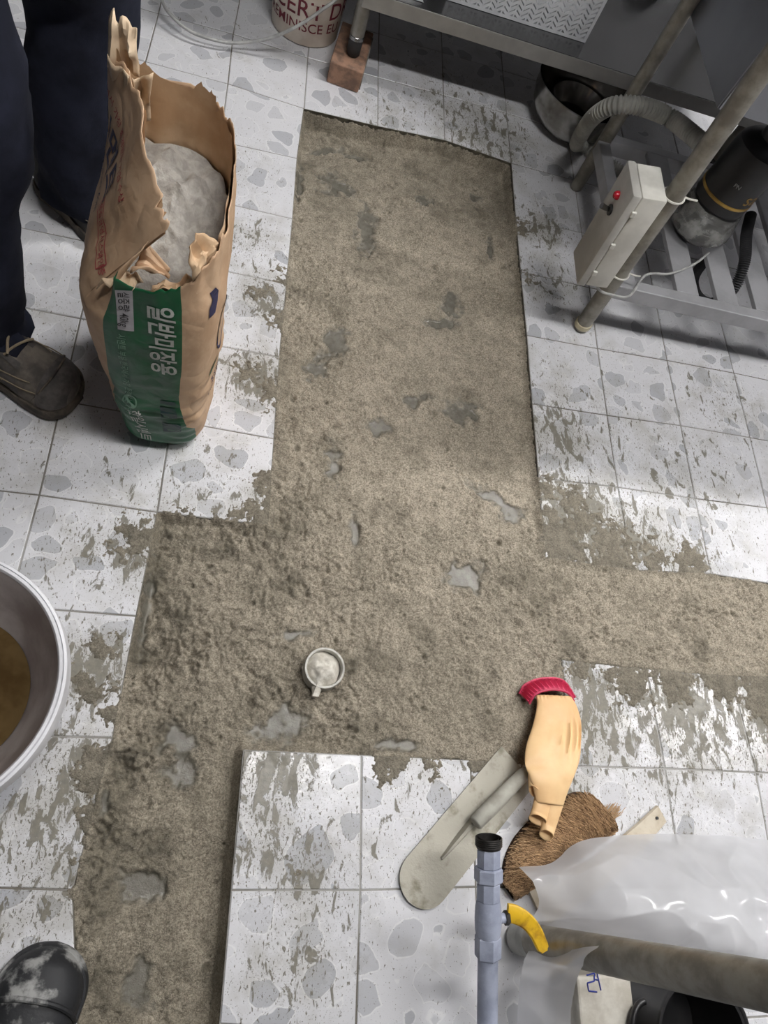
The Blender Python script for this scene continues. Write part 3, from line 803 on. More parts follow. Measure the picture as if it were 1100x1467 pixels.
def bag():
    t = thing('cement_bag', 'torn open brown paper cement bag with green printed panel', 'bag', (*BAGC, 0))
    NTH, NZ = 264, 90
    TH = np.linspace(0, 360, NTH, endpoint=False)
    lo_z = lambda z: np.interp(z, [0, .06, .12, .17, .24, .30, .42], [222, 224, 228, 231, 238, 247, 255])
    hi_z = lambda z: np.interp(z, [0, .05, .085, .10, .15, .2, .3, .42], [314, 308, 303, 290, 285, 284, 287, 288])

    def remap(th, z):
        """keeps the print edges on mesh columns"""
        lo, hi = lo_z(z), hi_z(z)
        return np.where(th < 150, th, np.where(th < 240, 150 + (th - 150) * (lo - 150) / 90, np.where(th < 300, lo + (th - 240) * (hi - lo) / 60, hi + (th - 300) * (360 - hi) / 60)))
    V = []; g = G()
    rt = rim_z(remap(TH, 0.45))
    for k in range(NZ + 1):
        zz = rt * (k / NZ)
        V.append(bag_pt(remap(TH, zz), zz))
    V = np.array(V)
    V[0][:, 2] = 0.0
    g.add(V.reshape(-1, 3), [(k * NTH + i, k * NTH + (i + 1) % NTH, (k + 1) * NTH + (i + 1) % NTH, (k + 1) * NTH + i) for k in range(NZ) for i in range(NTH)])
    g.mi = [1 if 240 <= TH[i] + .1 < 300 else 0 for k in range(NZ) for i in range(NTH)]
    g.f.append(tuple(range(NTH - 1, -1, -1))); g.mi.append(0)
    o = g.build('paper_sack', [M['kraft'], M['green'], M['kraft_in']], t, smooth=True, angle=70)
    sd = o.modifiers.new('thick', 'SOLIDIFY'); sd.thickness = 0.0012; sd.offset = -1; sd.material_offset = 0
    # inner paper ply, slightly inside with its own tear line
    g = G(); V = []
    rz2 = rim_z(TH, 0.016, 3) + np.where((TH > 60) & (TH < 130), 0.012, -0.004) + np.where((TH > 135) & (TH < 170), 0.006, 0)
    for k in range(31):
        V.append(bag_pt(TH, 0.30 + (rz2 - 0.30) * k / 30, -0.005))
    V = np.array(V)
    g.add(V.reshape(-1, 3), [(k * NTH + i, k * NTH + (i + 1) % NTH, (k + 1) * NTH + (i + 1) % NTH, (k + 1) * NTH + i) for k in range(30) for i in range(NTH)])
    g.build('inner_ply', M['kraft_in'], t, smooth=True, angle=70)

    # torn flaps (crumpled paper pieces)
    def flap(c, ux, uy, w, h, mat, seed, curl=0.01, taper=0.4):
        n = 12
        U, W = np.meshgrid(np.linspace(-1, 1, n), np.linspace(0, 1, n))
        jag = (vnoise(U[0] * 3 + 5, np.full(n, seed * 1.7), s=seed) - 0.4) * 0.35
        W2 = W * (1 + jag[None, :] * W)
        ux = np.array(ux, float); ux /= np.linalg.norm(ux); uy = np.array(uy, float); uy /= np.linalg.norm(uy); un = np.cross(ux, uy)
        nz = (fbm(U * 1.6 + seed, W * 1.6, o=2, s=seed) - 0.5) * 0.045 + curl * (W2 ** 2) * 2 + np.abs((U * 1.5) % 1 - 0.5) * 0.012
        A = np.array(c)[None, None] + ux * (U * w * (1 - taper * W2))[..., None] + uy * (W2 * h)[..., None] + un * nz[..., None]
        o = G().grid(A).build('torn_flap', mat, t, smooth=True, angle=30)
        s = o.modifiers.new('thick', 'SOLIDIFY'); s.thickness = 0.001
    flap(bag_pt(258, 0.433, -0.004), (1, 0, .0), (0.3, .75, .0), 0.024, 0.036, M['kraft_pale'], 5, -0.008, 0.35)
    flap(bag_pt(284, 0.436, -0.004), (1, .15, .05), (-0.1, .85, -.02), 0.030, 0.036, M['kraft_in'], 9, -0.010, 0.25)
    flap(bag_pt(232, 0.475, -0.004), (.35, 1, .0), (.95, -.1, .0), 0.022, 0.035, M['kraft'], 12, 0.010, 0.5)
    flap(bag_pt(318, 0.478, -0.003), (.3, 1, .0), (-.6, .1, .3), 0.03, 0.028, M['kraft_in'], 15, 0.008, 0.4)
    pb = bag_pt(152, 0.50, -0.004)
    flap(pb + np.array((.022, .0, .0)), (1, -.15, 0), (.12, .05, 1), 0.026, 0.075, M['kraft_pale'], 21, 0.006, -0.05)
    flap(pb + np.array((.020, .004, .065)), (1, -.1, 0.05), (-.02, .05, 1), 0.020, 0.055, M['kraft_pale'], 24, -0.006, 0.1)

    # print
    def front(v, x0, z0, off=0.0012, slant=0.0):
        """reading downwards, letter tops to the right"""
        z = z0 - v[:, 0]; dx = x0 + v[:, 1] + slant * v[:, 0]
        a = np.interp(z, BZ, BA); q = np.clip(dx / a, -0.995, 0.995)
        c = np.sign(q) * np.abs(q) ** (1 / 0.55); th = 360 - np.degrees(np.arccos(c))
        return bag_pt(th, z, off)

    def left(v, y0, z0, off=0.0012, rot=0.0):
        ca, sa = math.cos(rot), math.sin(rot)
        u = v[:, 0] * ca - v[:, 1] * sa; w = v[:, 0] * sa + v[:, 1] * ca
        z = z0 + w; dy = y0 - u
        b = np.interp(z, BZ, BB); q = np.clip(dy / b, -0.995, 0.995)
        s_ = np.sign(q) * np.abs(q) ** (1 / 0.55); th = 180 - np.degrees(np.arcsin(s_))
        return bag_pt(th, z, off)

    def right(v, y0, z0, off=0.0012):
        z = z0 + v[:, 1]; dy = y0 + v[:, 0]
        b = np.interp(z, BZ, BB); q = np.clip(dy / b, -0.995, 0.995)
        s_ = np.sign(q) * np.abs(q) ** (1 / 0.55); th = np.degrees(np.arcsin(s_)) % 360
        return bag_pt(th, z, off)

    def dense(v, f, mx=0.012):
        me = bpy.data.meshes.new('d'); me.from_pydata([tuple(p) for p in v], [], f); bm = bmesh.new(); bm.from_mesh(me)
        for _ in range(3):
            e = [q for q in bm.edges if q.calc_length() > mx]
            if not e: break
            bmesh.ops.subdivide_edges(bm, edges=e, cuts=1)
        bmesh.ops.triangulate(bm, faces=bm.faces)
        bm.verts.index_update()
        v = np.array([tuple(q.co) for q in bm.verts]); f = [[q.index for q in p.verts] for p in bm.faces]
        bm.free(); bpy.data.meshes.remove(me)
        return v, f

    def lettering(body, size, fn, mat, *a, bold=0.0, sx=1.0, **k):
        v, f = text_mesh(body, size, bold)
        v[:, 0] *= sx
        v, f = dense(v, f)
        G().add(fn(v, *a, **k), f).build('lettering', mat, t)

    lettering('일반미장용', 0.041, front, M['ink_white'], 0.010, 0.414, bold=0.0011, sx=0.80, slant=-0.02)
    rect = lambda w, h: (np.array([(0, 0, 0), (w, 0, 0), (w, h, 0), (0, h, 0)], float), [(0, 1, 2, 3)])
    v, f = dense(*rect(0.074, 0.021), 0.01)
    G().add(front(v, -0.034, 0.430, 0.0009, slant=-.02), f).build('printed_label', mat_simple('label_ink', srgb(170, 168, 172), srgb(156, 154, 158), 50, 0.55), t)
    lettering('실중량 40kg', 0.0155, front, M['black_plastic'], -0.030, 0.428, sx=.84, off=0.0018, slant=-.02)
    lettering('시멘트 부문 한국에서 가장 존경받는 기업 수상', 0.0125, front, M['ink_pale'], -0.036, 0.348, slant=-.06)
    lettering('한일시멘트', 0.024, front, M['ink_white'], -0.045, 0.142, slant=.12)
    ring = [(0.019 * math.cos(a), 0.012 * math.sin(a), 0) for a in np.linspace(0, 2 * math.pi, 25)[:-1]]
    ring2 = [(p[0] * 0.86, p[1] * 0.8, 0) for p in ring]
    rv = np.array(ring + ring2); rf = [(k, (k + 1) % 24, 24 + (k + 1) % 24, 24 + k) for k in range(24)]
    G().add(front(rv, -0.040, 0.166), rf).build('logo_ring', M['ink_pale'], t)
    sw = [(x, 0.006 * math.sin(x / 0.017 * math.pi) + d * (0.0032 * (1 - (x / 0.018) ** 2)), 0) for d in (-1, 1) for x in np.linspace(-0.016, 0.016, 14)]
    G().add(front(np.array(sw), -0.040, 0.166), [(k, k + 1, 15 + k, 14 + k) for k in range(13)]).build('logo_swirl', M['ink_pale'], t)
    for (z0, w, x0, h) in ((0.185, 0.010, 0.010, 0.026), (0.165, 0.034, 0.008, 0.026), (0.115, 0.034, 0.008, 0.030)):
        v, f = dense(*rect(w, h), 0.008)
        G().add(front(v, x0, z0), f).build('dark_stamp', M['ink_dark'], t)
    lettering('시멘트', 0.052, left, M['ink_navy'], 0.125, 0.468, rot=math.radians(-8), bold=0.0016)
    lettering('hanilcement.com', 0.018, left, M['ink_navy'], 0.115, 0.436, rot=math.radians(-8))
    lettering('한국에서 가장 존경받는 기업 수상', 0.0135, left, M['ink_red'], 0.13, 0.526, rot=math.radians(-9))
    lettering('품질경영시스템인증', 0.0125, left, M['ink_red'], -0.015, 0.445, rot=math.radians(-14))
    b = [(-.004, -.005), (.092, -.005), (.092, .014), (-.004, .014)]
    fr = G()
    for k in range(4):
        p, q = np.array(b[k]), np.array(b[(k + 1) % 4]); d = (q - p) / np.linalg.norm(q - p); nrm = np.array((-d[1], d[0])) * 0.0009
        pts = []
        for s_ in np.linspace(0, 1, 10):
            c = p + (q - p) * s_; pts += [(*(c - nrm), 0), (*(c + nrm), 0)]
        fr.add(left(np.array(pts), -0.015, 0.445, 0.0012, math.radians(-14)), [(2 * m, 2 * m + 1, 2 * m + 3, 2 * m + 2) for m in range(9)])
    fr.build('stamp_frame', M['ink_red'], t)
    # right face: big navy swirl, green leaf drawing, small print
    def blob(fn, pts, y0, z0, nm, mat):
        v = np.array([(*p, 0) for p in pts]); v, f = dense(v, [tuple(range(len(v)))], 0.01)
        G().add(fn(v, y0, z0), f).build(nm, mat, t)
    blob(right, [(0.030 * math.sin(a) * (1 + .3 * math.cos(a)), 0.055 * -math.cos(a)) for a in np.linspace(0, 2 * math.pi, 24)[:-1]], -0.065, 0.315, 'navy_swirl', M['ink_navy'])
    blob(right, [(-.012, -.022), (0, -.02), (.008, -.004), (.012, .012), (.006, .022), (-.004, .018), (-.002, .006), (-.010, -.006)], -0.110, 0.405, 'navy_swirl', M['ink_navy'])
    blob(right, [(-.03, -.01), (-.02, .002), (0, .012), (.02, .03), (.03, .034), (.02, .02), (0, .004), (-.02, -.008)], -0.085, 0.235, 'green_leaf', M['green'])
    lettering('주의사항', 0.013, right, M['ink_navy'], -0.10, 0.185)
    for k, body in enumerate(('사용전 물과 혼합', '규격 보관 방법', '제조일 표시 참조')):
        lettering(body, 0.009, right, M['ink_navy'], -0.10, 0.165 - .012 * k)

    # cement powder inside
    n = 64
    rr = np.linspace(0, 1, 22)
    V = []; F = []
    for r in rr:
        th = np.linspace(0, 360, n, endpoint=False)
        p = bag_pt(th, np.full(n, 0.42), -0.010)
        c = np.array((BAGC[0] - 0.006, BAGC[1], 0))
        xy = c[:2] + (p[:, :2] - c[:2]) * r
        u = (xy[:, 1] - (BAGC[1] - 0.14)) / 0.28
        z = 0.385 + 0.055 * np.clip(u, 0, 1) ** 0.8 + 0.012 * (1 - r ** 2) + (fbm(xy[:, 0] * 40, xy[:, 1] * 40, o=5, s=77, g=.62) - 0.5) * 0.05 - 0.02 * np.clip((xy[:, 0] - BAGC[0]) / 0.09, 0, 1)
        V.append(np.c_[xy, z])
    g = G(); V = np.array(V)
    g.add(V.reshape(-1, 3), [(k * n + i, k * n + (i + 1) % n, (k + 1) * n + (i + 1) % n, (k + 1) * n + i) for k in range(21) for i in range(n)])
    # solid below so that it is a heap, not a skin
    lo = V[-1].copy(); lo[:, 2] = 0.30
    g.add(np.vstack([V[-1], lo]), [(i, n + i, n + (i + 1) % n, (i + 1) % n) for i in range(n)] + [tuple(range(2 * n - 1, n - 1, -1))])
    tag(g.build('cement_powder', M['powder'], smooth=True, angle=80, loc=(*BAGC, 0.30)), 'loose pale grey cement powder inside the torn bag', 'cement', kind='stuff')


bag()


# ------------------------------------------------------------------ shoes and people
def shoe(parent, toe, heel, width, mats, h=0.085, collar=0.10, tag_laces=True, names=('upper', 'sole')):
    toe = np.array([*toe[:2], 0.0]); heel = np.array([*heel[:2], 0.0]); ax = toe - heel; L = np.linalg.norm(ax); ax /= L
    side = np.array((-ax[1], ax[0], 0))
    S = np.r_[np.linspace(0, .8, 22), .8 + .2 * np.sin(np.linspace(0, math.pi / 2, 12)[1:])]
    wp = np.where(S < .8, np.interp(S, [0, .04, .12, .3, .5, .68, .8], [.30, .52, .68, .72, .78, .97, 1.0]), np.clip(1 - ((S - .8) / .2) ** 2.4, .01, 1) ** .5) * width / 2
    hp = np.interp(S, [0, .05, .15, .28, .40, .55, .70, .85, .95, 1], [.75, .95, 1.0, 1.02, 1.0, .80, .62, .52, .42, .22]) * h
    bend = np.interp(S, [0, .3, .7, 1], [0, 0.0, 0.006, 0.014])
    rings = []; so = []
    for s, w, hh, bd in zip(S, wp, hp, bend):
        c = heel + ax * L * s + side * (-bd)
        ring = []
        for a in np.linspace(-0.15 * math.pi, 1.15 * math.pi, 19):
            cx = math.cos(a); sy = math.sin(a)
            ring.append(c + side * (w * np.sign(cx) * abs(cx) ** 0.8) + np.array((0, 0, 0.022 + (hh * max(sy, 0) ** 0.85 if sy > 0 else 0.012 * sy))))
        rings.append(ring)
        so.append((c + side * (w + 0.004), c - side * (w + 0.004)))
    up = G().loft(rings, closed=True).build(names[0], mats[0], parent, smooth=True, angle=50)
    out = [p[0] for p in so] + [p[1] for p in so[::-1]]
    out.insert(0, heel - ax * 0.006); out.insert(len(so) + 1, toe + ax * 0.002)
    z0 = lambda p: 0.0015
    g = G(); n = len(out)
    prof = [(1.0, 0.001), (1.03, 0.006), (1.03, 0.018), (1.0, 0.026)]
    cen = (toe + heel) / 2
    for_r = [[np.array([*(cen[:2] + (p[:2] - cen[:2]) * k), z]) for p in out] for k, z in prof]
    g.loft(for_r); g.build(names[1], mats[1], parent, smooth=True, angle=35)
    # toe cap seam and panel overlays
    seam = []
    for a in np.linspace(0.05 * math.pi, 0.95 * math.pi, 14):
        i = int(np.argmin(abs(S - 0.74))); c = heel + ax * L * 0.74 + side * (-bend[i])
        seam.append(c + side * (wp[i] * 1.0 * np.sign(math.cos(a)) * abs(math.cos(a)) ** .8) + np.array((0, 0, 0.0225 + hp[i] * math.sin(a) ** 0.85)) + ax * (0.03 * math.sin(a)))
    G().tube(seam, 0.0018, 6).build('toe_seam', mats[1], up)
    # stitched overlays following the upper
    def sp(s, a, off=0.0015):
        w = np.interp(s, S, wp); hh = np.interp(s, S, hp); c = heel + ax * L * s + side * (-np.interp(s, S, bend))
        cx, sy = math.cos(a), math.sin(a)
        return c + side * ((w + off) * np.sign(cx) * abs(cx) ** .8) + np.array((0, 0, .022 + (hh + off) * max(sy, 0) ** .85))
    if tag_laces:
        def patch(nm, s0, s1, a0, a1, mat, shape=lambda u, v: (u, v)):
            A = np.zeros((14, 14, 3))
            for i in range(14):
                for j in range(14):
                    u, v = shape(i / 13, j / 13); A[i, j] = sp(s0 + (s1 - s0) * u, a0 + (a1 - a0) * v)
            g_ = G().grid(A).build(nm, mat, up, smooth=True, angle=60)
        patch('toe_overlay', .80, .985, .06 * math.pi, .94 * math.pi, mats[4])
        for sd_ in (0, 1):
            q = (lambda a: a) if sd_ == 0 else (lambda a: math.pi - a)
            patch('side_overlay', .42, .66, q(.06 * math.pi), q(.30 * math.pi), mats[4], lambda u, v: (u * (1 - .35 * v) + .2 * v, v))
            patch('heel_overlay', .02, .26, q(.06 * math.pi), q(.34 * math.pi), mats[4], lambda u, v: (u * (1 - .3 * v), v))
            patch('eyelet_stay', .40, .64, q(.33 * math.pi), q(.41 * math.pi), mats[4])
            for (sa, sb, aa, ab) in ((.36, .74, .10, .30), (.44, .80, .06, .22), (.30, .52, .30, .08)):
                G().tube([sp(sa + (sb - sa) * k / 9, q((aa + (ab - aa) * k / 9) * math.pi), .002) for k in range(10)], .0013, 6).build('piping', mats[3], up, smooth=True)
    # padded collar
    col = []
    for a in np.linspace(0, 2 * math.pi, 21)[:-1]:
        col.append(heel + ax * (L * 0.20 + 0.052 * math.cos(a)) + side * (0.037 * math.sin(a)) + np.array((0, 0, collar + 0.012 - 0.012 * math.cos(a))))
    lowr = [np.array((*(p[:2] * 1.0), h * 0.72)) for p in col]
    G().loft([lowr, col, [p * 1.0 + (heel + ax * L * .2 + np.array((0, 0, collar)) - p) * 0.2 for p in col]], caps=False).build('collar', mats[0], parent, smooth=True)
    # tongue
    tg = []
    for k in range(6):
        s = 0.34 + 0.26 * (1 - k / 5); i = int(np.argmin(abs(S - s)))
        c = heel + ax * L * s; z = 0.024 + hp[i] * 1.02 + 0.002
        if k == 5: z = collar + 0.016
        wv = 0.019 + 0.003 * k
        tg.append([c + side * (wv * q) + np.array((0, 0, z - 0.006 * q * q)) for q in np.linspace(-1, 1, 7)] + [c + side * (wv * q) + np.array((0, 0, z - 0.008 - 0.006 * q * q)) for q in np.linspace(1, -1, 7)])
    G().loft(tg).build('tongue', mats[2], parent, smooth=True)
    if tag_laces:
        for k in range(4):
            s = 0.38 + 0.065 * k; i = int(np.argmin(abs(S - s)))
            pts = []
            for q in np.linspace(-1, 1, 9):
                c = heel + ax * (L * s + 0.012 * (q if k % 2 else -q)) + side * (0.026 * q)
                pts.append(c + np.array((0, 0, 0.026 + hp[i] * (1.06 - 0.10 * q * q))))
            G().tube(pts, 0.0024, 6).build('lace', mats[3], up)


def person():
    t = thing('person', 'worker in navy work trousers and grey work shoes standing behind the cement bag', 'person', (-0.47, -0.70, 0))
    an, af = np.array((-0.525, -0.905, 0.14)), np.array((-0.440, -0.510, 0.12))
    kn, kf = np.array((-0.474, -0.875, 0.48)), np.array((-0.402, -0.50, 0.47))
    hn, hf = np.array((-0.50, -0.785, 0.86)), np.array((-0.49, -0.595, 0.86))
    pel, wa = np.array((-0.50, -0.69, 0.93)), np.array((-0.50, -0.69, 1.05))

    def leg(a, k, hip, ra, seed):
        rings = []
        zs = np.linspace(0, 1, 40)
        path = bez([a + (0, 0, -0.075), a, (a + k) / 2, k, (k + hip) / 2, hip, hip + (0, 0, .05)], 40)
        for s, c in zip(zs, path):
            r = np.interp(s, [0, .08, .3, .55, .8, 1], [ra, ra * .96, ra * 1.0, ra * 1.04, ra * 1.2, ra * 1.25])
            th = np.linspace(0, 2 * math.pi, 48, endpoint=False)
            d = np.stack([np.cos(th), np.sin(th), 0 * th], 1); p = c + d * r
            w = fbm(p[:, 0] * 7, p[:, 1] * 7, p[:, 2] * 9, o=3, s=seed) - 0.5
            f2 = np.abs(fbm(p[:, 0] * 5, p[:, 1] * 5, p[:, 2] * 26 + 3 * np.cos(th), o=2, s=seed + 3) - 0.5)
            low = np.exp(-np.clip(p[:, 2] - 0.07, 0, None) / 0.09)
            q = p + d * (w * 0.045 - f2 * 0.03 * (0.6 + 0.7 * low))[:, None]; q[:, 2] += w * 0.02 * low
            ring = list(q)
            rings.append(ring)
        return rings
    g = G()
    g.loft(leg(an, kn, hn, 0.079, 101))
    g.loft(leg(af, kf, hf, 0.088, 131))
    # seat and waist joining both legs
    hip = []
    for z, rx, ry in ((0.80, .10, .17), (0.86, .125, .185), (0.93, .128, .185), (1.0, .118, .17), (1.06, .112, .162)):
        hip.append([np.array((-0.50 + rx * math.cos(a), -0.69 + ry * math.sin(a), z)) for a in np.linspace(0, 2 * math.pi, 40, endpoint=False)])
    g.loft(hip)
    g.build('trousers', M['trouser'], t, smooth=True, angle=80)
    belt = [[np.array((-0.50 + (.119 + d) * math.cos(a), -0.69 + (.169 + d) * math.sin(a), z)) for a in np.linspace(0, 2 * math.pi, 40, endpoint=False)] for z, d in ((1.01, 0), (1.012, .004), (1.045, .004), (1.047, 0))]
    G().loft(belt, caps=False).build('belt', M['black_plastic'], t, smooth=True)
    # upper body: one skinned surface with arms
    pts = [(-.50, -.69, 1.04), (-.50, -.69, 1.2), (-.49, -.69, 1.36), (-.485, -.69, 1.47), (-.48, -.69, 1.54),
           (-.49, -.52, 1.43), (-.48, -.45, 1.18), (-.40, -.43, .97), (-.49, -.86, 1.43), (-.48, -.93, 1.18), (-.40, -.95, .97)]
    ed = [(0, 1), (1, 2), (2, 3), (3, 4), (3, 5), (5, 6), (6, 7), (3, 8), (8, 9), (9, 10)]
    v, f = skin_mesh(pts, ed, [(.14, .115), (.15, .115), (.16, .115), (.10, .08), (.055, .055), .065, .052, .04, .065, .052, .04])
    G().add(v, f).build('jacket', M['jacket'], t, smooth=True, angle=80)
    for sgn, w in ((1, (-.40, -.43, .97)), (-1, (-.40, -.95, .97))):
        w = np.array(w); pts = [w + (0, 0, .02), w + (.02, 0, -.05), w + (.035, 0, -.09)]; ed = [(0, 1), (1, 2)]; ra = [.026, (.020, .036), (.017, .038)]
        for k, (o, L) in enumerate(((-.028, .07), (-.010, .082), (.009, .076), (.027, .060))):
            b = len(pts); pts += [w + (.036, o, -.10), w + (.044, o, -.10 - L * .5), w + (.034, o, -.10 - L)]; ed += [(2, b), (b, b + 1), (b + 1, b + 2)]; ra += [.0095, .009, .0075]
        b = len(pts); pts += [w + (.045, -.035 * sgn, -.06), w + (.058, -.045 * sgn, -.10)]; ed += [(1, b), (b, b + 1)]; ra += [.011, .009]
        v, f = skin_mesh(pts, ed, ra, 2)
        G().add(v, f).build('hand', M['skin'], t, smooth=True, angle=80)
    hc = np.array((-.46, -.69, 1.64)); rings = []
    for k in range(19):
        a = -math.pi / 2 + math.pi * k / 18; r = max(math.cos(a), .02); z = hc[2] + 0.115 * math.sin(a)
        ring = []
        for th in np.linspace(0, 2 * math.pi, 32, endpoint=False):
            x = .094 * r * math.cos(th); y = .074 * r * math.sin(th)
            if math.sin(a) < -.2: y *= .86; x *= .92
            fx = math.cos(th)
            x += 0.022 * math.exp(-(((z - hc[2] + .022) / .02) ** 2) - (math.sin(th) / .16) ** 2) * (fx > 0)
            x -= 0.008 * math.exp(-(((z - hc[2] - .012) / .012) ** 2) - ((abs(math.sin(th)) - .42) / .18) ** 2) * (fx > 0)
            x += 0.006 * math.exp(-(((z - hc[2] + .058) / .008) ** 2) - (math.sin(th) / .3) ** 2) * (fx > 0)
            ring.append(np.array((hc[0] + x, hc[1] + y, z)))
        rings.append(ring)
    hd = G().loft(rings).build('head', M['skin'], t, smooth=True, angle=80)
    hr = [[hc + (np.array(p) - hc) * 1.07 + np.array((-.012, 0, .006)) for p in r] for r in rings[9:]]
    hr[0] = [p if p[0] < hc[0] + .03 else np.array((p[0] - .01, p[1], hc[2] + .05)) for p in hr[0]]
    G().loft(hr).build('hair', M['hair'], hd, smooth=True, angle=80)
    for sg in (1, -1):
        G().lathe([(0, -.006), (.007, -.004), (.009, 0), (.007, .004), (0, .006)], hc + (0.077, .03 * sg, .012), 12, axis=(1, .3 * sg, 0)).build('eye', M['black_plastic'], hd, smooth=True)
        G().lathe([(.0, -.005), (.02, -.003), (.026, 0), (.02, .003), (0, .005)], hc + (-.008, .074 * sg, -.005), 14, axis=(.3, 1 * sg, 0)).build('ear', M['skin'], hd, smooth=True)
    shoe(t, P2(116, 571), P2(-62, 497), 0.112, (M['shoe'], M['sole'], M['trouser'], M['lace'], M['shoe_panel']), 0.09, 0.10)
    shoe(t, P2(182, 345), P2(62, 262), 0.108, (M['shoe_shaded'], M['sole'], M['shoe_shaded'], M['shoe'], M['shoe_shaded']), 0.085, 0.10)


person()


def boot():
    toe = P2(82, 1352); ax = np.array((0.17, 0.985)); ax /= np.linalg.norm(ax)
    heel = toe - ax * 0.285
    c = (toe + heel) / 2
    t = thing('work_boot', 'black rubber boot smeared with pale cement at the edge of the channel', 'boot', (*c, 0))
    toe3 = np.array((*toe, 0)); heel3 = np.array((*heel, 0)); ax3 = np.array((*ax, 0)); side = np.array((-ax[1], ax[0], 0)); L = 0.285
    S = np.linspace(0, 1, 30); rings = []; so = []
    S = np.r_[np.linspace(0, .8, 22), .8 + .2 * np.sin(np.linspace(0, math.pi / 2, 14)[1:])]
    wp = np.where(S < .8, np.interp(S, [0, .05, .15, .35, .55, .72, .8], [.2, .5, .68, .7, .82, .98, 1.0]), np.sqrt(np.clip(1 - ((S - .8) / .2) ** 2, .004, 1))) * 0.056
    hp = np.interp(S, [0, .08, .2, .32, .42, .55, .7, .85, .95, 1], [.8, 1.15, 1.25, 1.2, 1.05, .86, .72, .62, .48, .22]) * 0.085
    for s, w, hh in zip(S, wp, hp):
        cc = heel3 + ax3 * L * s
        ring = []
        for a in np.linspace(-0.1 * math.pi, 1.1 * math.pi, 21):
            cx, sy = math.cos(a), math.sin(a)
            ring.append(cc + side * (w * np.sign(cx) * abs(cx) ** .75) + np.array((0, 0, .016 + (hh * max(sy, 0) ** .8 if sy > 0 else .01 * sy))))
        rings.append(ring); so.append((cc + side * (w + .003), cc - side * (w + .003)))
    up = G().loft(rings).build('foot', M['boot'], t, smooth=True, angle=60)
    out = [heel3 - ax3 * .004] + [p[0] for p in so] + [toe3 + ax3 * .001] + [p[1] for p in so[::-1]]
    cen = (toe3 + heel3) / 2
    G().loft([[np.array([*(cen[:2] + (p[:2] - cen[:2]) * k), z]) for p in out] for k, z in ((1, .001), (1.02, .004), (1.02, .014), (1.0, .02))]).build('sole', M['boot'], t, smooth=True, angle=35)
    # raised toe cap edge
    i = 19; seam = [heel3 + ax3 * (L * S[i] + .028 * math.sin(a)) + side * (wp[i] * np.sign(math.cos(a)) * abs(math.cos(a)) ** .75) + np.array((0, 0, .017 + hp[i] * math.sin(a) ** .8)) for a in np.linspace(.03 * math.pi, .97 * math.pi, 20)]
    G().tube(seam, .0035, 8).build('toe_cap_edge', M['boot'], up, smooth=True)
    sh = []
    for z, rx, ry, o in ((.07, .045, .06, .25), (.12, .046, .058, .22), (.2, .052, .058, .2), (.3, .058, .062, .19), (.36, .06, .064, .19), (.365, .063, .067, .19), (.375, .063, .067, .19)):
        cc = heel3 + ax3 * L * o
        sh.append([cc + side * rx * math.cos(a) + ax3 * ry * math.sin(a) + np.array((0, 0, z)) for a in np.linspace(0, 2 * math.pi, 28, endpoint=False)])
    G().loft(sh, caps=False).build('shaft', M['boot'], t, smooth=True, angle=60)


boot()


# ------------------------------------------------------------------ mixing bucket on the left
def mixing_bucket():
    zr = 0.20
    pts = np.array([P2(*q, zr) for q in ((0, 800), (45, 835), (75, 870), (95, 930), (97, 960), (85, 1020), (60, 1065), (30, 1100), (0, 1126))])
    A = np.c_[2 * pts, np.ones(len(pts))]; s = np.linalg.lstsq(A, (pts ** 2).sum(1), rcond=None)[0]
    c = s[:2]; r = math.sqrt(s[2] + c @ c)
    t = thing('mixing_bucket', 'white plastic mixing tub with a cement stained inside on the tiles', 'bucket', (*c, 0))
    n = 96
    G().lathe([(r * .44, 0.0), (r * .465, .004), (r * .95, zr - .03), (r * .955, zr - .028)], (*c, 0), n, caps=(True, False)).build('outer_wall', M['pail_white'], t, smooth=True)
    G().lathe([(0.0, .012), (r * .38, .012), (r * .42, .02), (r * .70, .102), (r * .93, zr - .004)], (*c, 0), n, caps=(False, False)).build('inner_wall', M['pail_in'], t, smooth=True)
    G().lathe([(r * .925, zr - .012), (r * .93, zr - .003), (r * .945, zr), (r * .965, zr), (r * .972, zr - .004), (r * .975, zr - .001), (r * .995, zr - .003), (r, zr - .008), (r, zr - .035), (r * .985, zr - .037), (r * .955, zr - .03)], (*c, 0), n, caps=(False, False)).build('rim', M['pail_white'], t, smooth=True)
    zw = 0.085
    rw = r * (.42 + (.70 - .42) * (zw - .02) / .082) - .001
    o = G().lathe([(0, zw), (rw * .5, zw), (rw, zw)], (*c, 0), n, caps=(False, False)).build('muddy_water', M['water'], loc=(*c, zw))
    tag(o, 'muddy brown water standing inside the white mixing tub', 'water', kind='stuff')


mixing_bucket()


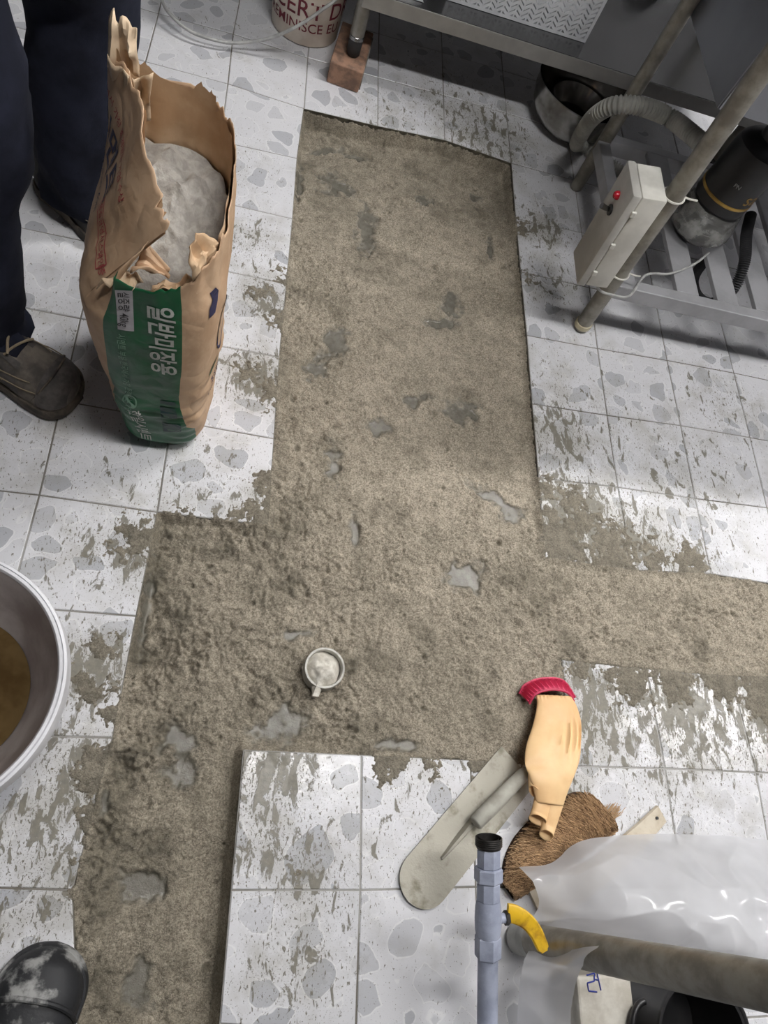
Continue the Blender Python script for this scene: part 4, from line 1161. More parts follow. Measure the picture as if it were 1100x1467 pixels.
# ------------------------------------------------------------------ lettered pail, cable
def pail():
    c = np.array((-0.018, 0.332)); r0, r1, h = 0.093, 0.110, 0.30
    t = thing('lettered_pail', 'cream plastic pail with maroon printed words beside the bricked table leg', 'bucket', (*c, 0))
    G().lathe([(r0 * .94, 0), (r0, .004), (r1, h), (r1 - .004, h), (r0 - .004, .01), (0, .01)], (*c, 0), 64).build('body', M['cream_pail'], t, smooth=True)
    G().lathe([(r1 + .001, h - .03), (r1 + .008, h - .028), (r1 + .008, h - .004), (r1 + .003, h + .003), (r1 - .004, h)], (*c, 0), 64, caps=(False, False)).build('rim', M['cream_pail'], t, smooth=True)

    def ring(v, a0, z0):
        z = z0 + v[:, 1]; R = r0 + (r1 - r0) * z / h + .0008; a = a0 + v[:, 0] / R
        return np.stack([c[0] + R * np.sin(a), c[1] - R * np.cos(a), z], 1)
    for body, size, a0, z0 in (('CERT', .062, -1.08, .078), ('DR', .062, .60, .078), ('REMINISCE', .036, -1.30, .042), ('EU', .036, .62, .042), ('N', .05, -.06, .140), ('PL', .05, .62, .140)):
        v, f = text_mesh(body, size, .0004); G().add(ring(v, a0, z0), f).build('lettering', M['maroon'], t)
    hd = [np.array((c[0] + (r1 + .012) * math.cos(a), c[1] + (r1 + .012) * math.sin(a) * .35 + .09, h - .02 + .0)) for a in np.linspace(0, math.pi, 24)]
    G().tube(hd, .0025, 8).build('wire_handle', M['steel'], t, smooth=True)


pail()
G_c = G().tube(bez([P(228, -40, .05), P(232, 0, .045), P(247, 24, .035), P(275, 46, .028), P(315, 59, .025), P(345, 61, .028), P(385, 55, .055), P(425, 38, .10), P(460, 15, .14), P(490, -10, .17), P(520, -60, .20)], 80), 0.0042, 10)
tag(G_c.build('cable', M['cord'], smooth=True, loc=(*P2(315, 59), 0.0)), 'thin pale grey cable looping across the tiles past the lettered pail', 'cable')


# ------------------------------------------------------------------ brick under the table leg
def brick():
    a, b, d = P2(467, 117), P2(512, 134), P2(547, 84)
    ux = (b - a) / np.linalg.norm(b - a); uy = np.array((-ux[1], ux[0]))
    c = a + ux * .045 + uy * .095
    g = G(); g.box((*c, .0285), (.09, .19, .057), [(*ux, 0), (*uy, 0), (0, 0, 1)], .003)
    # chip the faces
    v = np.array(g.v); v += (np.stack([vnoise(v[:, 0] * 90, v[:, 1] * 90, v[:, 2] * 90, s=k) for k in (1, 2, 3)], 1) - .5) * .003
    v[:, 2] = np.clip(v[:, 2], 0, .0585); g.v = [tuple(p) for p in v]
    t = thing('brick', 'worn red brick set under the foot of the steel table', 'brick', (*c, 0))
    g.build('clay_body', M['brick'], t)
    k = G().box((*(c + ux * .046), .027), (.003, .17, .045), [(*ux, 0), (*uy, 0), (0, 0, 1)], .001); k.build('cement_crust', M['brick_mortar'], t)
    return c, ux, uy


bc, bux, buy = brick()


# ------------------------------------------------------------------ upper steel work table
def leg_parts(t, base, top, r, ring=True, mat=None, footmat=None):
    base = np.array(base, float); top = np.array(top, float); d = top - base; L = np.linalg.norm(d)
    G().lathe([(r, .05), (r, L)], base, 28, axis=d).build('leg', mat or M['steel_dull'], t, smooth=True)
    G().lathe([(r * .72, 0), (r * .95, .006), (r * .98, .03), (r * .98, .05)], base, 28, axis=d).build('foot', footmat or M['black_rubber'], t, smooth=True)
    if ring: G().lathe([(r * 1.0, .044), (r * 1.05, .045), (r * 1.05, .054), (r, .055)], base, 28, axis=d).build('foot_ring', M['steel'], t, smooth=True)


def work_table():
    x0, x1, y0, y1 = 0.105, 1.32, 0.155, 0.74
    zs = 0.19
    lp = P2(505, 78, .058)
    t = thing('work_table', 'stainless steel work table with a lower shelf, one leg on a brick', 'table', ((x0 + x1) / 2, (y0 + y1) / 2, 0))
    for (lx, ly, zb) in ((lp[0], lp[1], .0575), (x1 - .03, y0 + .04, 0), (lp[0], y1 - .04, 0), (x1 - .03, y1 - .04, 0)):
        leg_parts(t, (lx, ly, zb), (lx, ly, .80), .019)
    sh = G(); sh.box(((x0 + x1) / 2, (y0 + y1) / 2, zs + .036), (x1 - x0, y1 - y0, .004), bev=.001)
    shelf = sh.build('shelf', M['steel'], t)
    lip = G(); lip.box(((x0 + x1) / 2, y0, zs + .018), (x1 - x0, .004, .038), bev=.0015); lip.box(((x0 + x1) / 2, y0 + .012, zs + .001), (x1 - x0, .024, .003))
    lip.build('shelf_lip', M['lip'], shelf)
    bl = G(); bl.box(((x0 + x1) / 2, y1, zs + .018), (x1 - x0, .004, .038), bev=.0015); bl.build('shelf_lip', M['steel'], shelf)
    tp_ = G(); tp_.box(((x0 + x1) / 2, (y0 + y1) / 2, .82), (x1 - x0 + .06, y1 - y0 + .06, .04), bev=.004); tp_.build('table_top', M['steel'], t)


work_table()


def basket():
    zb = .229
    a, b = P2(640, -2, zb + .002), P2(838, 60, zb + .002)
    ux = (b - a) / np.linalg.norm(b - a); W = 0.40; a = b - ux * W
    uy = np.array((-ux[1], ux[0])); D = 0.26; H = 0.13
    c = a + ux * W / 2 + uy * D / 2
    t = thing('perforated_basket', 'white plastic basket with herringbone slots standing on the steel shelf', 'basket', (*c, zb))
    up = np.array((0, 0, 1.0))

    def panel(o, e1, w, e2, h, name):
        """slotted panel: ribs with slanted bars between them"""
        o = np.array(o, float); e1 = np.array(e1, float); e2 = np.array(e2, float); n = np.cross(e1, e2)
        g = G(); th = .003
        bd = .008
        for (u, v, su, sv) in ((w / 2, bd / 2, w, bd), (w / 2, h - bd / 2, w, bd), (bd / 2, h / 2, bd, h - 2 * bd), (w - bd / 2, h / 2, bd, h - 2 * bd)):
            g.box(o + e1 * u + e2 * v, (su, sv, th), [e1, e2, n])
        cols = max(2, int(round((w - 2 * bd) / .0175))); cw = (w - 2 * bd) / cols
        for k in range(cols):
            u0 = bd + k * cw
            if k: g.box(o + e1 * u0 + e2 * h / 2, (.0042, h - 2 * bd, th), [e1, e2, n])
            sg = 1 if k % 2 else -1; ang = math.radians(38) * sg
            d1 = e1 * math.cos(ang) + e2 * math.sin(ang); d2 = np.cross(n, d1)
            rows = int((h - 2 * bd) / .0125)
            for q in range(rows):
                v = bd + (q + .5) * (h - 2 * bd) / rows
                g.box(o + e1 * (u0 + cw / 2) + e2 * v, (cw * 1.12, .0068, th * .96), [d1, d2, n])
        return g.build(name, M['white_perf'], t)
    A3 = np.array((*a, zb)); U = np.array((*ux, 0)); Y = np.array((*uy, 0))
    panel(A3, U, W, up, H, 'slotted_side'); panel(A3 + Y * D, U, W, up, H, 'slotted_side')
    panel(A3 + U * W, Y, D, up, H, 'slotted_side'); panel(A3, Y, D, up, H, 'slotted_side')
    G().box(A3 + U * W / 2 + Y * D / 2 + up * .002, (W, D, .004), [U, Y, up]).build('bottom', M['white_perf'], t)
    g = G()
    for (o, e, L) in ((A3, U, W), (A3 + Y * D, U, W), (A3, Y, D), (A3 + U * W, Y, D)):
        g.box(o + e * L / 2 + up * (H + .004), (L + .012, .014, .01), [e, np.cross(up, e), up], .002)
    g.build('rim', M['white_perf'], t)


basket()


def shelf_things():
    z = .2285
    for k, (x, y, r, lb) in enumerate(((905, 8, .055, 'upturned white bowl behind the slotted basket'), (950, -8, .06, 'larger upturned white bowl beyond the slotted basket'))):
        c = P2(x, y, z) + np.array((.06, .12))
        o = G().lathe([(r, 0), (r * 1.02, .003), (r * .96, .02), (r * .72, .05), (r * .42, .062), (r * .4, .068), (r * .36, .068), (r * .34, .06), (0, .058)], (*c, z), 36).build('bowl', M['pail_white'], smooth=True, loc=(*c, z))
        tag(o, lb, 'bowl', 'white bowls on the steel shelf')
    c = P2(575, -6, z)
    n = 26
    U, W = np.meshgrid(np.linspace(-1, 1, n), np.linspace(-1, 1, n))
    zz = z + .001 + .045 * np.clip(1 - U ** 2, 0, 1) ** .5 * np.clip(1 - W ** 2, 0, 1) ** .5 * (0.45 + 1.0 * fbm(U * 2.5 + 3, W * 2.5, o=4, s=88))
    A = np.stack([c[0] + .06 * U + .02 * (fbm(U * 2, W * 2, o=2, s=5) - .5), c[1] + .05 + .05 * W, zz], -1)
    bt = A.copy(); bt[..., 2] = z + .0006
    g = G(); g.grid(A); g.grid(bt)
    tag(g.build('plastic_bag', M['film_crumple'], loc=(c[0], c[1] + .05, z), smooth=True, angle=20), 'crumpled white plastic bag at the end of the steel shelf', 'bag')


shelf_things()


# ------------------------------------------------------------------ steel mixing bowl under the shelf
def bowl():
    r = .142; zr = .125
    c = P2(846, 132, zr) + np.array((-.012, .014))
    t = thing('mixing_bowl', 'dented stainless steel mixing bowl on the floor under the shelf', 'bowl', (*c, 0))
    prof = [(r * .42, .0), (r * .5, .002), (r * .74, .02), (r * .92, .055), (r * .99, .09), (r, zr), (r * 1.03, zr + .001), (r * 1.03, zr + .004), (r * .985, zr + .004), (r * .97, .09), (r * .9, .058), (r * .72, .024), (r * .48, .006), (0, .005)]
    G().lathe(prof[:6], (*c, 0), 64, caps=(True, False)).build('outer_wall', M['bowl'], t, smooth=True)
    G().lathe(prof[7:], (*c, 0), 64, caps=(False, False)).build('inner_wall', M['bowl'], t, smooth=True)
    G().lathe(prof[5:9], (*c, 0), 64, caps=(False, False)).build('rim', M['steel'], t, smooth=True)
    ri = .085
    c2 = c + (0.012, .02)
    o = G().lathe([(ri * .4, .008), (ri * .75, .02), (ri, .07), (ri * 1.02, .074), (ri * .97, .074), (ri * .72, .024), (0, .012)], (*c2, 0.002), 48).build('small_bowl', M['bowl'], smooth=True, loc=(*c2, .008))
    tag(o, 'smaller polished steel bowl nested in the mixing bowl', 'bowl')


bowl()


# ------------------------------------------------------------------ sink stand with slatted rack, sink, disposer, box, hoses
def sink_stand():
    zb = .15
    f0 = np.array((*P2(831, 470), 0)); f1 = P(1050, 160, .6); ft = f0 + (f1 - f0) * (.85 / .6)
    b0 = np.array((*P2(824, 270), 0)); bt = b0 + (P(965, 40, .45) - b0) * (.85 / .45)
    x1 = 1.72
    t = thing('sink_stand', 'steel tube sink stand with a slatted grey rack near the floor', 'sink stand', (1.2, -0.3, 0))
    leg_parts(t, f0, ft, .0195, False, M['steel_dirty'], M['steel_dirty'])
    G().lathe([(.0195, .012), (.0215, .013), (.0215, .026), (.0195, .027)], f0, 28, axis=ft - f0).build('foot_ring', M['rubber_foot'], t, smooth=True)
    leg_parts(t, b0, bt, .0185, False, M['steel_dirty'], M['steel_dirty'])
    leg_parts(t, (x1, f0[1], 0), (x1, f0[1], .85), .0195, False, M['steel_dirty'], M['steel_dirty'])
    leg_parts(t, (x1, b0[1], 0), (x1, b0[1], .85), .0195, False, M['steel_dirty'], M['steel_dirty'])
    fl = f0 + (ft - f0) * (zb / .85); bl = b0 + (bt - b0) * (zb / .85)
    yF, yB, xL = fl[1] + .006, bl[1], fl[0] + .005
    rk = G(); rk.box(((xL + x1) / 2, yF, zb), (x1 - xL, .030, .040), bev=.002); front = rk.build('rack_bar', M['alu'], t)
    xb = bl[0] + .012
    rk = G(); rk.box(((xb + x1) / 2, yB, zb), (x1 - xb, .030, .040), bev=.002); rk.build('rack_bar', M['alu'], t)
    for xx in (xL + .045, x1 - .03):
        G().box((xx, (yF + yB) / 2, zb - .002), (.034, yB - yF - .034, .034), bev=.002).build('rack_bar', M['alu'], t)
    x = P(983, 418, .165)[0]
    while x < x1 - .08:
        G().box((x, (yF + yB) / 2, zb + .014), (.062, yB - yF - .03, .012), bev=.0015).build('slat', M['alu'], t)
        x += .115
    # sink basin: open box hung between the rails
    y0, y1, zs0, zs1, sx0 = yF + .19, yB + .10, .487, .86, .80
    basin = G()
    basin.box(((sx0 + x1) / 2, y0, (zs0 + zs1) / 2), (x1 - sx0, .006, zs1 - zs0), bev=.001); basin.build('sink_front', M['sink'], t)
    G().box((sx0, (y0 + y1) / 2, (zs0 + zs1) / 2), (.006, y1 - y0, zs1 - zs0), bev=.001).build('sink_side', M['sink'], t)
    G().box((x1, (y0 + y1) / 2, (zs0 + zs1) / 2), (.006, y1 - y0, zs1 - zs0), bev=.001).build('sink_side', M['sink'], t)
    G().box(((sx0 + x1) / 2, y1, (zs0 + zs1) / 2), (x1 - sx0, .006, zs1 - zs0), bev=.001).build('sink_back', M['sink'], t)
    G().box(((sx0 + x1) / 2, (y0 + y1) / 2, zs0 + .003), (x1 - sx0 - .006, y1 - y0 - .006, .006)).build('sink_bottom', M['sink'], t)
    dk = G()
    for (cx, cy, w, d) in (((ft[0] + x1) / 2, (ft[1] - .03 + y0) / 2, x1 - ft[0] + .06, y0 - ft[1] + .03), ((ft[0] + x1) / 2, y1 + .04, x1 - ft[0] + .06, .08), ((sx0 + bt[0]) / 2 - .03, (y0 + y1) / 2, sx0 - bt[0] + .09, y1 - y0)):
        dk.box((cx, cy, zs1 + .004), (abs(w), d, .012), bev=.002)
    dk.build('sink_deck', M['sink'], t)
    return f0, ft, yF, yB, zb


f0, ft, yF, yB, zb = sink_stand()


def disposer():
    top = P(1082, 196, .44); bot = P(1012, 338, .19)
    top[0] = bot[0] = (top[0] + bot[0]) / 2 + .01; top[1] = bot[1] = yF + .19 + .038
    zl = .172
    c = np.array((top[0], top[1]))
    t = thing('waste_disposer', 'black food waste disposer with a gold stripe hanging under the sink', 'disposer', (*c, zl))
    r = .066
    G().lathe([(.03, .314), (.03, .27), (r * .8, .262), (r * .96, .25), (r, .235), (r, .105), (r * .93, .10), (r * .93, .085), (r * 1.02, .08), (r * 1.02, .05), (r * .9, .042), (r * .8, .004), (r * .5, .0), (0, 0)][::-1], (*c, zl), 48).build('motor_body', M['black_plastic'], t, smooth=True, angle=30)
    G().lathe([(r + .0006, .128), (r + .0012, .129), (r + .0012, .135), (r + .0006, .136)], (*c, zl), 48).build('gold_band', M['gold'], t, smooth=True)
    sk = []
    for z, rr in ((.088, r * 1.04), (.07, r * 1.10), (.045, r * 1.24), (.025, r * 1.26), (.008, r * 1.1), (-.004, r * .7), (-.009, r * .4)):
        ring = []
        for a in np.linspace(0, 2 * math.pi, 60, endpoint=False):
            q = rr * (1 + .10 * (fbm(np.array([math.cos(a) * 3 + 9]), np.array([math.sin(a) * 3]), np.array([z * 14.]), o=3, s=3)[0] - .5) * 2)
            ring.append(np.array((c[0] + q * math.cos(a), c[1] + q * math.sin(a), zl + z + .012)))
        sk.append(ring)
    G().loft(sk, caps=False).build('plastic_wrap', M['wrap'], t, smooth=True, angle=50)

    def ring(v, a0, z0):
        a = a0 + v[:, 0] / r
        return np.stack([c[0] + (r + .001) * np.sin(a), c[1] - (r + .001) * np.cos(a), zl + z0 + v[:, 1]], 1)
    for body, size, a0, z0, m in (('sa', .045, .12, .148, M['gold']), ('PN', .013, -.62, .178, M['cord'])):
        v, f = text_mesh(body, size, .0005); G().add(ring(v, a0, z0), f).build('lettering', m, t)
    return c, zl


dc, dzl = disposer()


def corrugated(name, pts, r, pitch, mat, label, n=16):
    path = np.array(bez(pts, 400)); seg = np.r_[0, np.cumsum(np.linalg.norm(np.diff(path, axis=0), axis=1))]
    m = int(seg[-1] / pitch * 5); s = np.linspace(0, seg[-1], m)
    p = np.stack([np.interp(s, seg, path[:, k]) for k in range(3)], 1)
    rr = r * (1 + .14 * np.clip(np.sin(s / pitch * 2 * math.pi) * 1.6, -1, 1))
    o = G().tube(list(p), list(rr), n).build(name, mat, smooth=True, angle=60, loc=tuple(path[-1]))
    return tag(o, label, 'hose')


corrugated('drain_hose', [P(1005, 205, .37), P(985, 188, .355), P(958, 168, .335), P(920, 153, .345), P(880, 151, .325), P(848, 170, .25), P(827, 204, .11), P(836, 222, .024) + (.004, .045, 0), P(856, 240, .0215) + (.012, .045, 0), P(880, 256, .0215) + (.02, .04, 0), P(930, 280, .0215) + (.03, .03, 0)], .0182, .0092, M['hose'], 'pale grey corrugated drain hose arching over the stand leg')
xg = P(983, 418, .165)[0] + .1725
corrugated('flexible_hose', [(xg + .03, -.27, .222), (xg + .005, -.34, .215), (xg, -.41, .195), (xg, -.450, .155), (xg, -.455, .11), (xg, -.43, .06), (xg, -.37, .026), (xg + .02, -.29, .0145), (xg + .10, -.18, .0145)], .0125, .005, M['black_rubber'], 'dark corrugated hose passing down between the rack slats')
tag(G().tube(bez([P(1015, 362, .178), P(995, 378, .176), P(960, 392, .176), P(925, 394, .176), (.765, -.595, .176), (.72, -.600, .172), (.690, -.592, .171), (0.672, -0.572, .1845)], 50), .003, 8).build('power_cord', M['cord'], smooth=True, loc=tuple(P(960, 392, .172))), 'thin grey power cord from the disposer along the rack front', 'cord')


def junction_box():
    x0, x1, y0, y1, z0, z1 = .612, .686, -.606, -.512, .185, .432
    c = np.array(((x0 + x1) / 2, (y0 + y1) / 2, (z0 + z1) / 2))
    t = thing('switch_box', 'off white switch box with red lamp strapped to the sink stand leg', 'switch box', tuple(c))
    lean = (ft - f0) / np.linalg.norm(ft - f0); ax2 = np.cross(lean, (1.0, 0, 0)); ax2 /= np.linalg.norm(ax2); ax1 = np.cross(ax2, lean)
    A = [ax1, ax2, lean]
    if ax1[0] < 0: A = [-ax1, -ax2, lean]
    pt = lambda u, v, w: c + A[0] * u + A[1] * v + A[2] * w
    sx, sy, sz = x1 - x0, y1 - y0, z1 - z0
    G().box(pt(.011, 0, 0), (sx - .022, sy, sz), A, .004).build('case', M['box_white'], t, smooth=True, angle=30)
    cv = G().box(pt(-sx / 2 + .011, 0, 0), (.02, sy + .004, sz + .004), A, .005).build('cover', M['box_face'], t, smooth=True, angle=30)
    for w in (-.08, 0.0, .085):
        G().box(pt(-sx / 2 + .022, -sy / 2 - .003, w), (.010, .006, .012), A, .0015).build('clip', M['box_white'], t)
    G().lathe([(.0085, 0), (.0085, .004), (.006, .009), (0, .0105)], pt(-sx / 2 + .001, .004, .078), 20, axis=-A[0]).build('red_lamp', M['red_lamp'], cv, smooth=True)
    G().lathe([(.011, 0), (.011, .003), (.0085, .0035)], pt(-sx / 2 + .001, .0, .045), 20, axis=-A[0]).build('switch_collar', M['black_plastic'], cv, smooth=True)
    G().tube([pt(-sx / 2, 0, .045), pt(-sx / 2 - .012, 0, .048), pt(-sx / 2 - .022, 0, .052)], [.004, .0055, .006], 14).build('switch_lever', M['steel'], cv, smooth=True)
    for w in (-.105, .112):
        lc = f0 + lean * ((c + A[2] * w)[2] / lean[2])
        ring = [lc + ax1 * (.0224 * math.cos(a)) + ax2 * (.0224 * math.sin(a)) for a in np.linspace(0, 2 * math.pi, 25)]
        st = G().tube(ring, .0022, 6); st.tube([lc + A[0] * .0215, lc + A[0] * .035 - A[1] * .004, lc + A[0] * .05 - A[1] * .004], .002, 6)
        st.tube([lc - A[0] * .02 - A[1] * .012, pt(sx / 2 - .004, -sy * .2, w)], .0022, 6)
        st.build('cable_tie', M['box_white'], t, smooth=True)


junction_box()


# ------------------------------------------------------------------ drain stub in the mortar
def drain():
    c = P2(465, 957, .010)
    t = thing('drain_pipe', 'short grey drain pipe stub plugged with pale mortar in the wet bed', 'pipe', (*c, -.05))
    r = .0365
    G().lathe([(r, -.05), (r, .010), (r - .001, .013), (r - .004, .013), (r - .0055, .010), (r - .0055, -.04), (0, -.04)], (*c, 0), 48).build('pipe_wall', M['pvc'], t, smooth=True, angle=40)
    g = G(); n = 30
    V = []; F = []
    for k in range(14):
        rr = k / 13
        for i in range(n):
            a = 2 * math.pi * i / n
            q = rr * .033 * (1 + .25 * (fbm(np.array([math.cos(a) * 2 + 4]), np.array([math.sin(a) * 2]), o=3, s=9)[0] - .5))
            if 4.3 < a < 4.75: q *= 1 + .5 * rr
            x, y = c[0] - .003 + q * math.cos(a), c[1] + q * math.sin(a)
            z = .024 * (1 - rr ** 2.2) - .002 + (fbm(np.array([x * 130]), np.array([y * 130]), o=3, s=19)[0] - .5) * .012
            if 4.3 < a < 4.75: z = max(z, .0145 - .004 * rr)
            V.append((x, y, z))
    V += [(c[0] - .003 + .02 * math.cos(2 * math.pi * i / n), c[1] + .02 * math.sin(2 * math.pi * i / n), -.03) for i in range(n)]
    F = [(k * n + i, k * n + (i + 1) % n, (k + 1) * n + (i + 1) % n, (k + 1) * n + i) for k in range(14) for i in range(n)]
    g.add(V, F); g.build('mortar_plug', M['plug'], t, smooth=True, angle=60)


drain()


# ------------------------------------------------------------------ trowel
def trowel():
    zt = .006
    p0, p1 = P2(601, 1268, zt), P2(742, 1096, zt)
    ax = (p1 - p0) / np.linalg.norm(p1 - p0); sd = np.array((-ax[1], ax[0]))
    wl = abs(np.dot(P2(575, 1205, zt) - p0, sd)) ; wl = .044
    t = thing('trowel', 'cement covered steel plastering trowel with a grey handle lying under the glove', 'trowel', (*((p0 + p1) / 2), .004))
    L = np.linalg.norm(p1 - p0)
    out = [p0 + ax * (L * 1.0) + sd * wl, p0 + ax * L - sd * wl]
    for a in np.linspace(-math.pi / 2, math.pi / 2, 15)[:]:
        out.append(p0 + ax * (.012 - .042 * math.cos(a)) + sd * (wl * math.sin(a)))
    g = G()
    out3 = out
    g.prism(out3, zt, zt + .0016)
    g.build('blade', M['trowel'], t)
    mid = p0 + ax * L * .52
    # spine rib along the blade, tapering
    s0, s1 = p0 + ax * (L * .20), p0 + ax * (L * .80)
    g = G(); n = 14
    rings = []
    for k in range(n):
        u = k / (n - 1); c = s0 + (s1 - s0) * u; w = .0025 + .0045 * math.sin(math.pi * min(1, u * 1.1 + .02)); h = .002 + .010 * math.sin(math.pi * min(1, u + .02)) ** .7
        rings.append([(*(c + sd * w), zt + .0015), (*(c + sd * w * .4), zt + .0015 + h), (*(c - sd * w * .4), zt + .0015 + h), (*(c - sd * w), zt + .0015)])
    g.loft(rings); g.build('spine', M['trowel'], t, smooth=True, angle=40)
    zh = .036
    h0, h1 = P(690, 1170, zh), P(747, 1112, zh)
    G().tube([(*(s0 + (s1 - s0) * .62), zt + .008), (*(h0[:2] * .4 + (s0 + (s1 - s0) * .62) * .6 + ax * 0.01), zh * .75), h0 - (h1 - h0) * .05 + (0, 0, -.004), h0], .0045, 12).build('tang', M['trowel'], t, smooth=True)
    d = h1 - h0
    G().tube([h0 - d * .16, h0 - d * .14, h0 + d * .2, h0 + d * .55, h0 + d * 1.05, h0 + d * 1.12], [.0105, .0125, .0132, .0128, .0115, .009], 20).build('handle', M['trowel_wood'], t, smooth=True, angle=50)


trowel()


# ------------------------------------------------------------------ coir brush with pale handle strip
def brush():
    t = thing('hand_broom', 'brown coir hand broom with a pale flat strip handle on the wet tiles', 'broom', (*P2(800, 1225), 0))
    # strip
    a, b = P2(762, 1292), P2(944, 1166)
    ax = (b - a) / np.linalg.norm(b - a); sd = np.array((-ax[1], ax[0])); L = np.linalg.norm(b - a)
    g = G(); rings = []
    for u in np.linspace(0, 1, 12):
        w = (.030 * (1 - u) + .0165 * u); off = -.012 * math.sin(math.pi * u) - .010 * (1 - u)
        c = a + ax * L * u + sd * off
        z = .004 + .002 * math.sin(math.pi * u)
        rings.append([(*(c + sd * w), .001 + z), (*(c + sd * (w - .002)), z + .006), (*(c - sd * (w - .002)), z + .006), (*(c - sd * w), .001 + z), (*(c - sd * (w - .004)), max(z - .003, .0015)), (*(c + sd * (w - .004)), max(z - .003, .0015))])
    g.loft(rings); st = g.build('handle', M['beige_board'], t, smooth=True, angle=30)
    hl = b - ax * .016
    G().lathe([(.0028, 0), (.0028, .0035), (0, .0036)], (*hl, .0095), 12).build('hole', M['black_plastic'], st)
    # packed core of the head
    edge0 = bez([P(716, 1262), P(722, 1228), P(738, 1196), P(768, 1166), P(800, 1144), P(826, 1134), P(848, 1142), P(862, 1160)], 200)
    ea, eb = np.array((*P2(734, 1288), 0)), np.array((*P2(880, 1188), 0))

    def e0(u):   # far edge of the bristles (free ends and fold)
        return np.array(edge0[int(u * 199)])

    def e1(u):
        return ea + (eb - ea) * u
    g = G(); A = np.zeros((26, 12, 3))
    for i in range(26):
        u = i / 25
        p, q = e0(u), e1(u)
        for k in range(12):
            w = k / 11
            A[i, k] = p + (q - p) * w; A[i, k, 2] = .002 + .024 * (math.sin(math.pi * min(max(w, .0), 1)) ** .6) * (.35 + .65 * math.sin(math.pi * min(1, u * .9 + .1)) ** .5)
    Bt = A.copy(); Bt[..., 2] = .0012
    g.grid(A); g.grid(Bt); g.build('fibre_core', M['bristle_shade'], t, smooth=True, angle=80)
    # fibres
    V = []; F = []
    r2 = random.Random(3)
    N = 3400
    for k in range(N):
        u = r2.random(); w0 = r2.random() * .5; ln = .45 + r2.random() * .6
        pts = []
        du = .10 + .18 * r2.random()
        for s in np.linspace(0, 1, 6):
            w = min(w0 + ln * s, 1.04); uu = min(max(u - .12 + du * s + .02 * math.sin(6 * s + k), 0), 1)
            p, q = e0(uu), e1(uu)
            c = p + (q - p) * w
            hz = .003 + .026 * (math.sin(math.pi * min(max(w, 0), 1)) ** .6) * (.35 + .65 * math.sin(math.pi * min(1, uu * .9 + .1)) ** .5)
            c = c + np.array((r2.gauss(0, .0012), r2.gauss(0, .0012), 0)); c[2] = hz + .001 + r2.random() * .005
            pts.append(c)
        o = len(V); wd = .0008 + .0007 * r2.random()
        for i, c in enumerate(pts):
            d = pts[min(i + 1, 5)] - pts[max(i - 1, 0)]; d = d / (np.linalg.norm(d) + 1e-9); sdv = np.cross(d, (0, 0, 1.0)); ww = wd * (1 - .6 * i / 5)
            V += [c + sdv * ww, c - sdv * ww, c + np.array((0, 0, ww * 1.4))]
        for i in range(5):
            for j in range(3):
                F.append((o + i * 3 + j, o + i * 3 + (j + 1) % 3, o + i * 3 + 3 + (j + 1) % 3, o + i * 3 + 3 + j))
    # stray ends fanning out to the right
    for k in range(90):
        u = .72 + .28 * r2.random(); st_ = e0(min(u, 1)) * .5 + e1(min(u, 1)) * .5
        dr = np.array((1.0, .15 + .5 * r2.random(), 0)); dr /= np.linalg.norm(dr); Ln = .015 + .03 * r2.random()
        o = len(V)
        for i in range(4):
            c = st_ + dr * Ln * i / 3 + np.array((0, .004 * (i / 3) ** 2, 0)); c[2] = .014 * (1 - i / 3) + .003 + .008 * r2.random()
            ww = .0006
            sdv = np.cross(dr, (0, 0, 1.0))
            V += [c + sdv * ww, c - sdv * ww, c + np.array((0, 0, ww))]
        for i in range(3):
            for j in range(3):
                F.append((o + i * 3 + j, o + i * 3 + (j + 1) % 3, o + i * 3 + 3 + (j + 1) % 3, o + i * 3 + 3 + j))
    g = G(); g.v = [tuple(p) for p in V]; g.f = F; g.mi = [0] * len(F)
    o = g.build('bristles', M['bristle'], t); tag(o, kind='stuff')
    tone = np.repeat([r2.random() for _ in range(N)], 18); tone = np.r_[tone, np.full(len(g.v) - len(tone), .7)]
    at = o.data.attributes.new('tone', 'FLOAT', 'POINT'); at.data.foreach_set('value', tone.astype(np.float32))


brush()


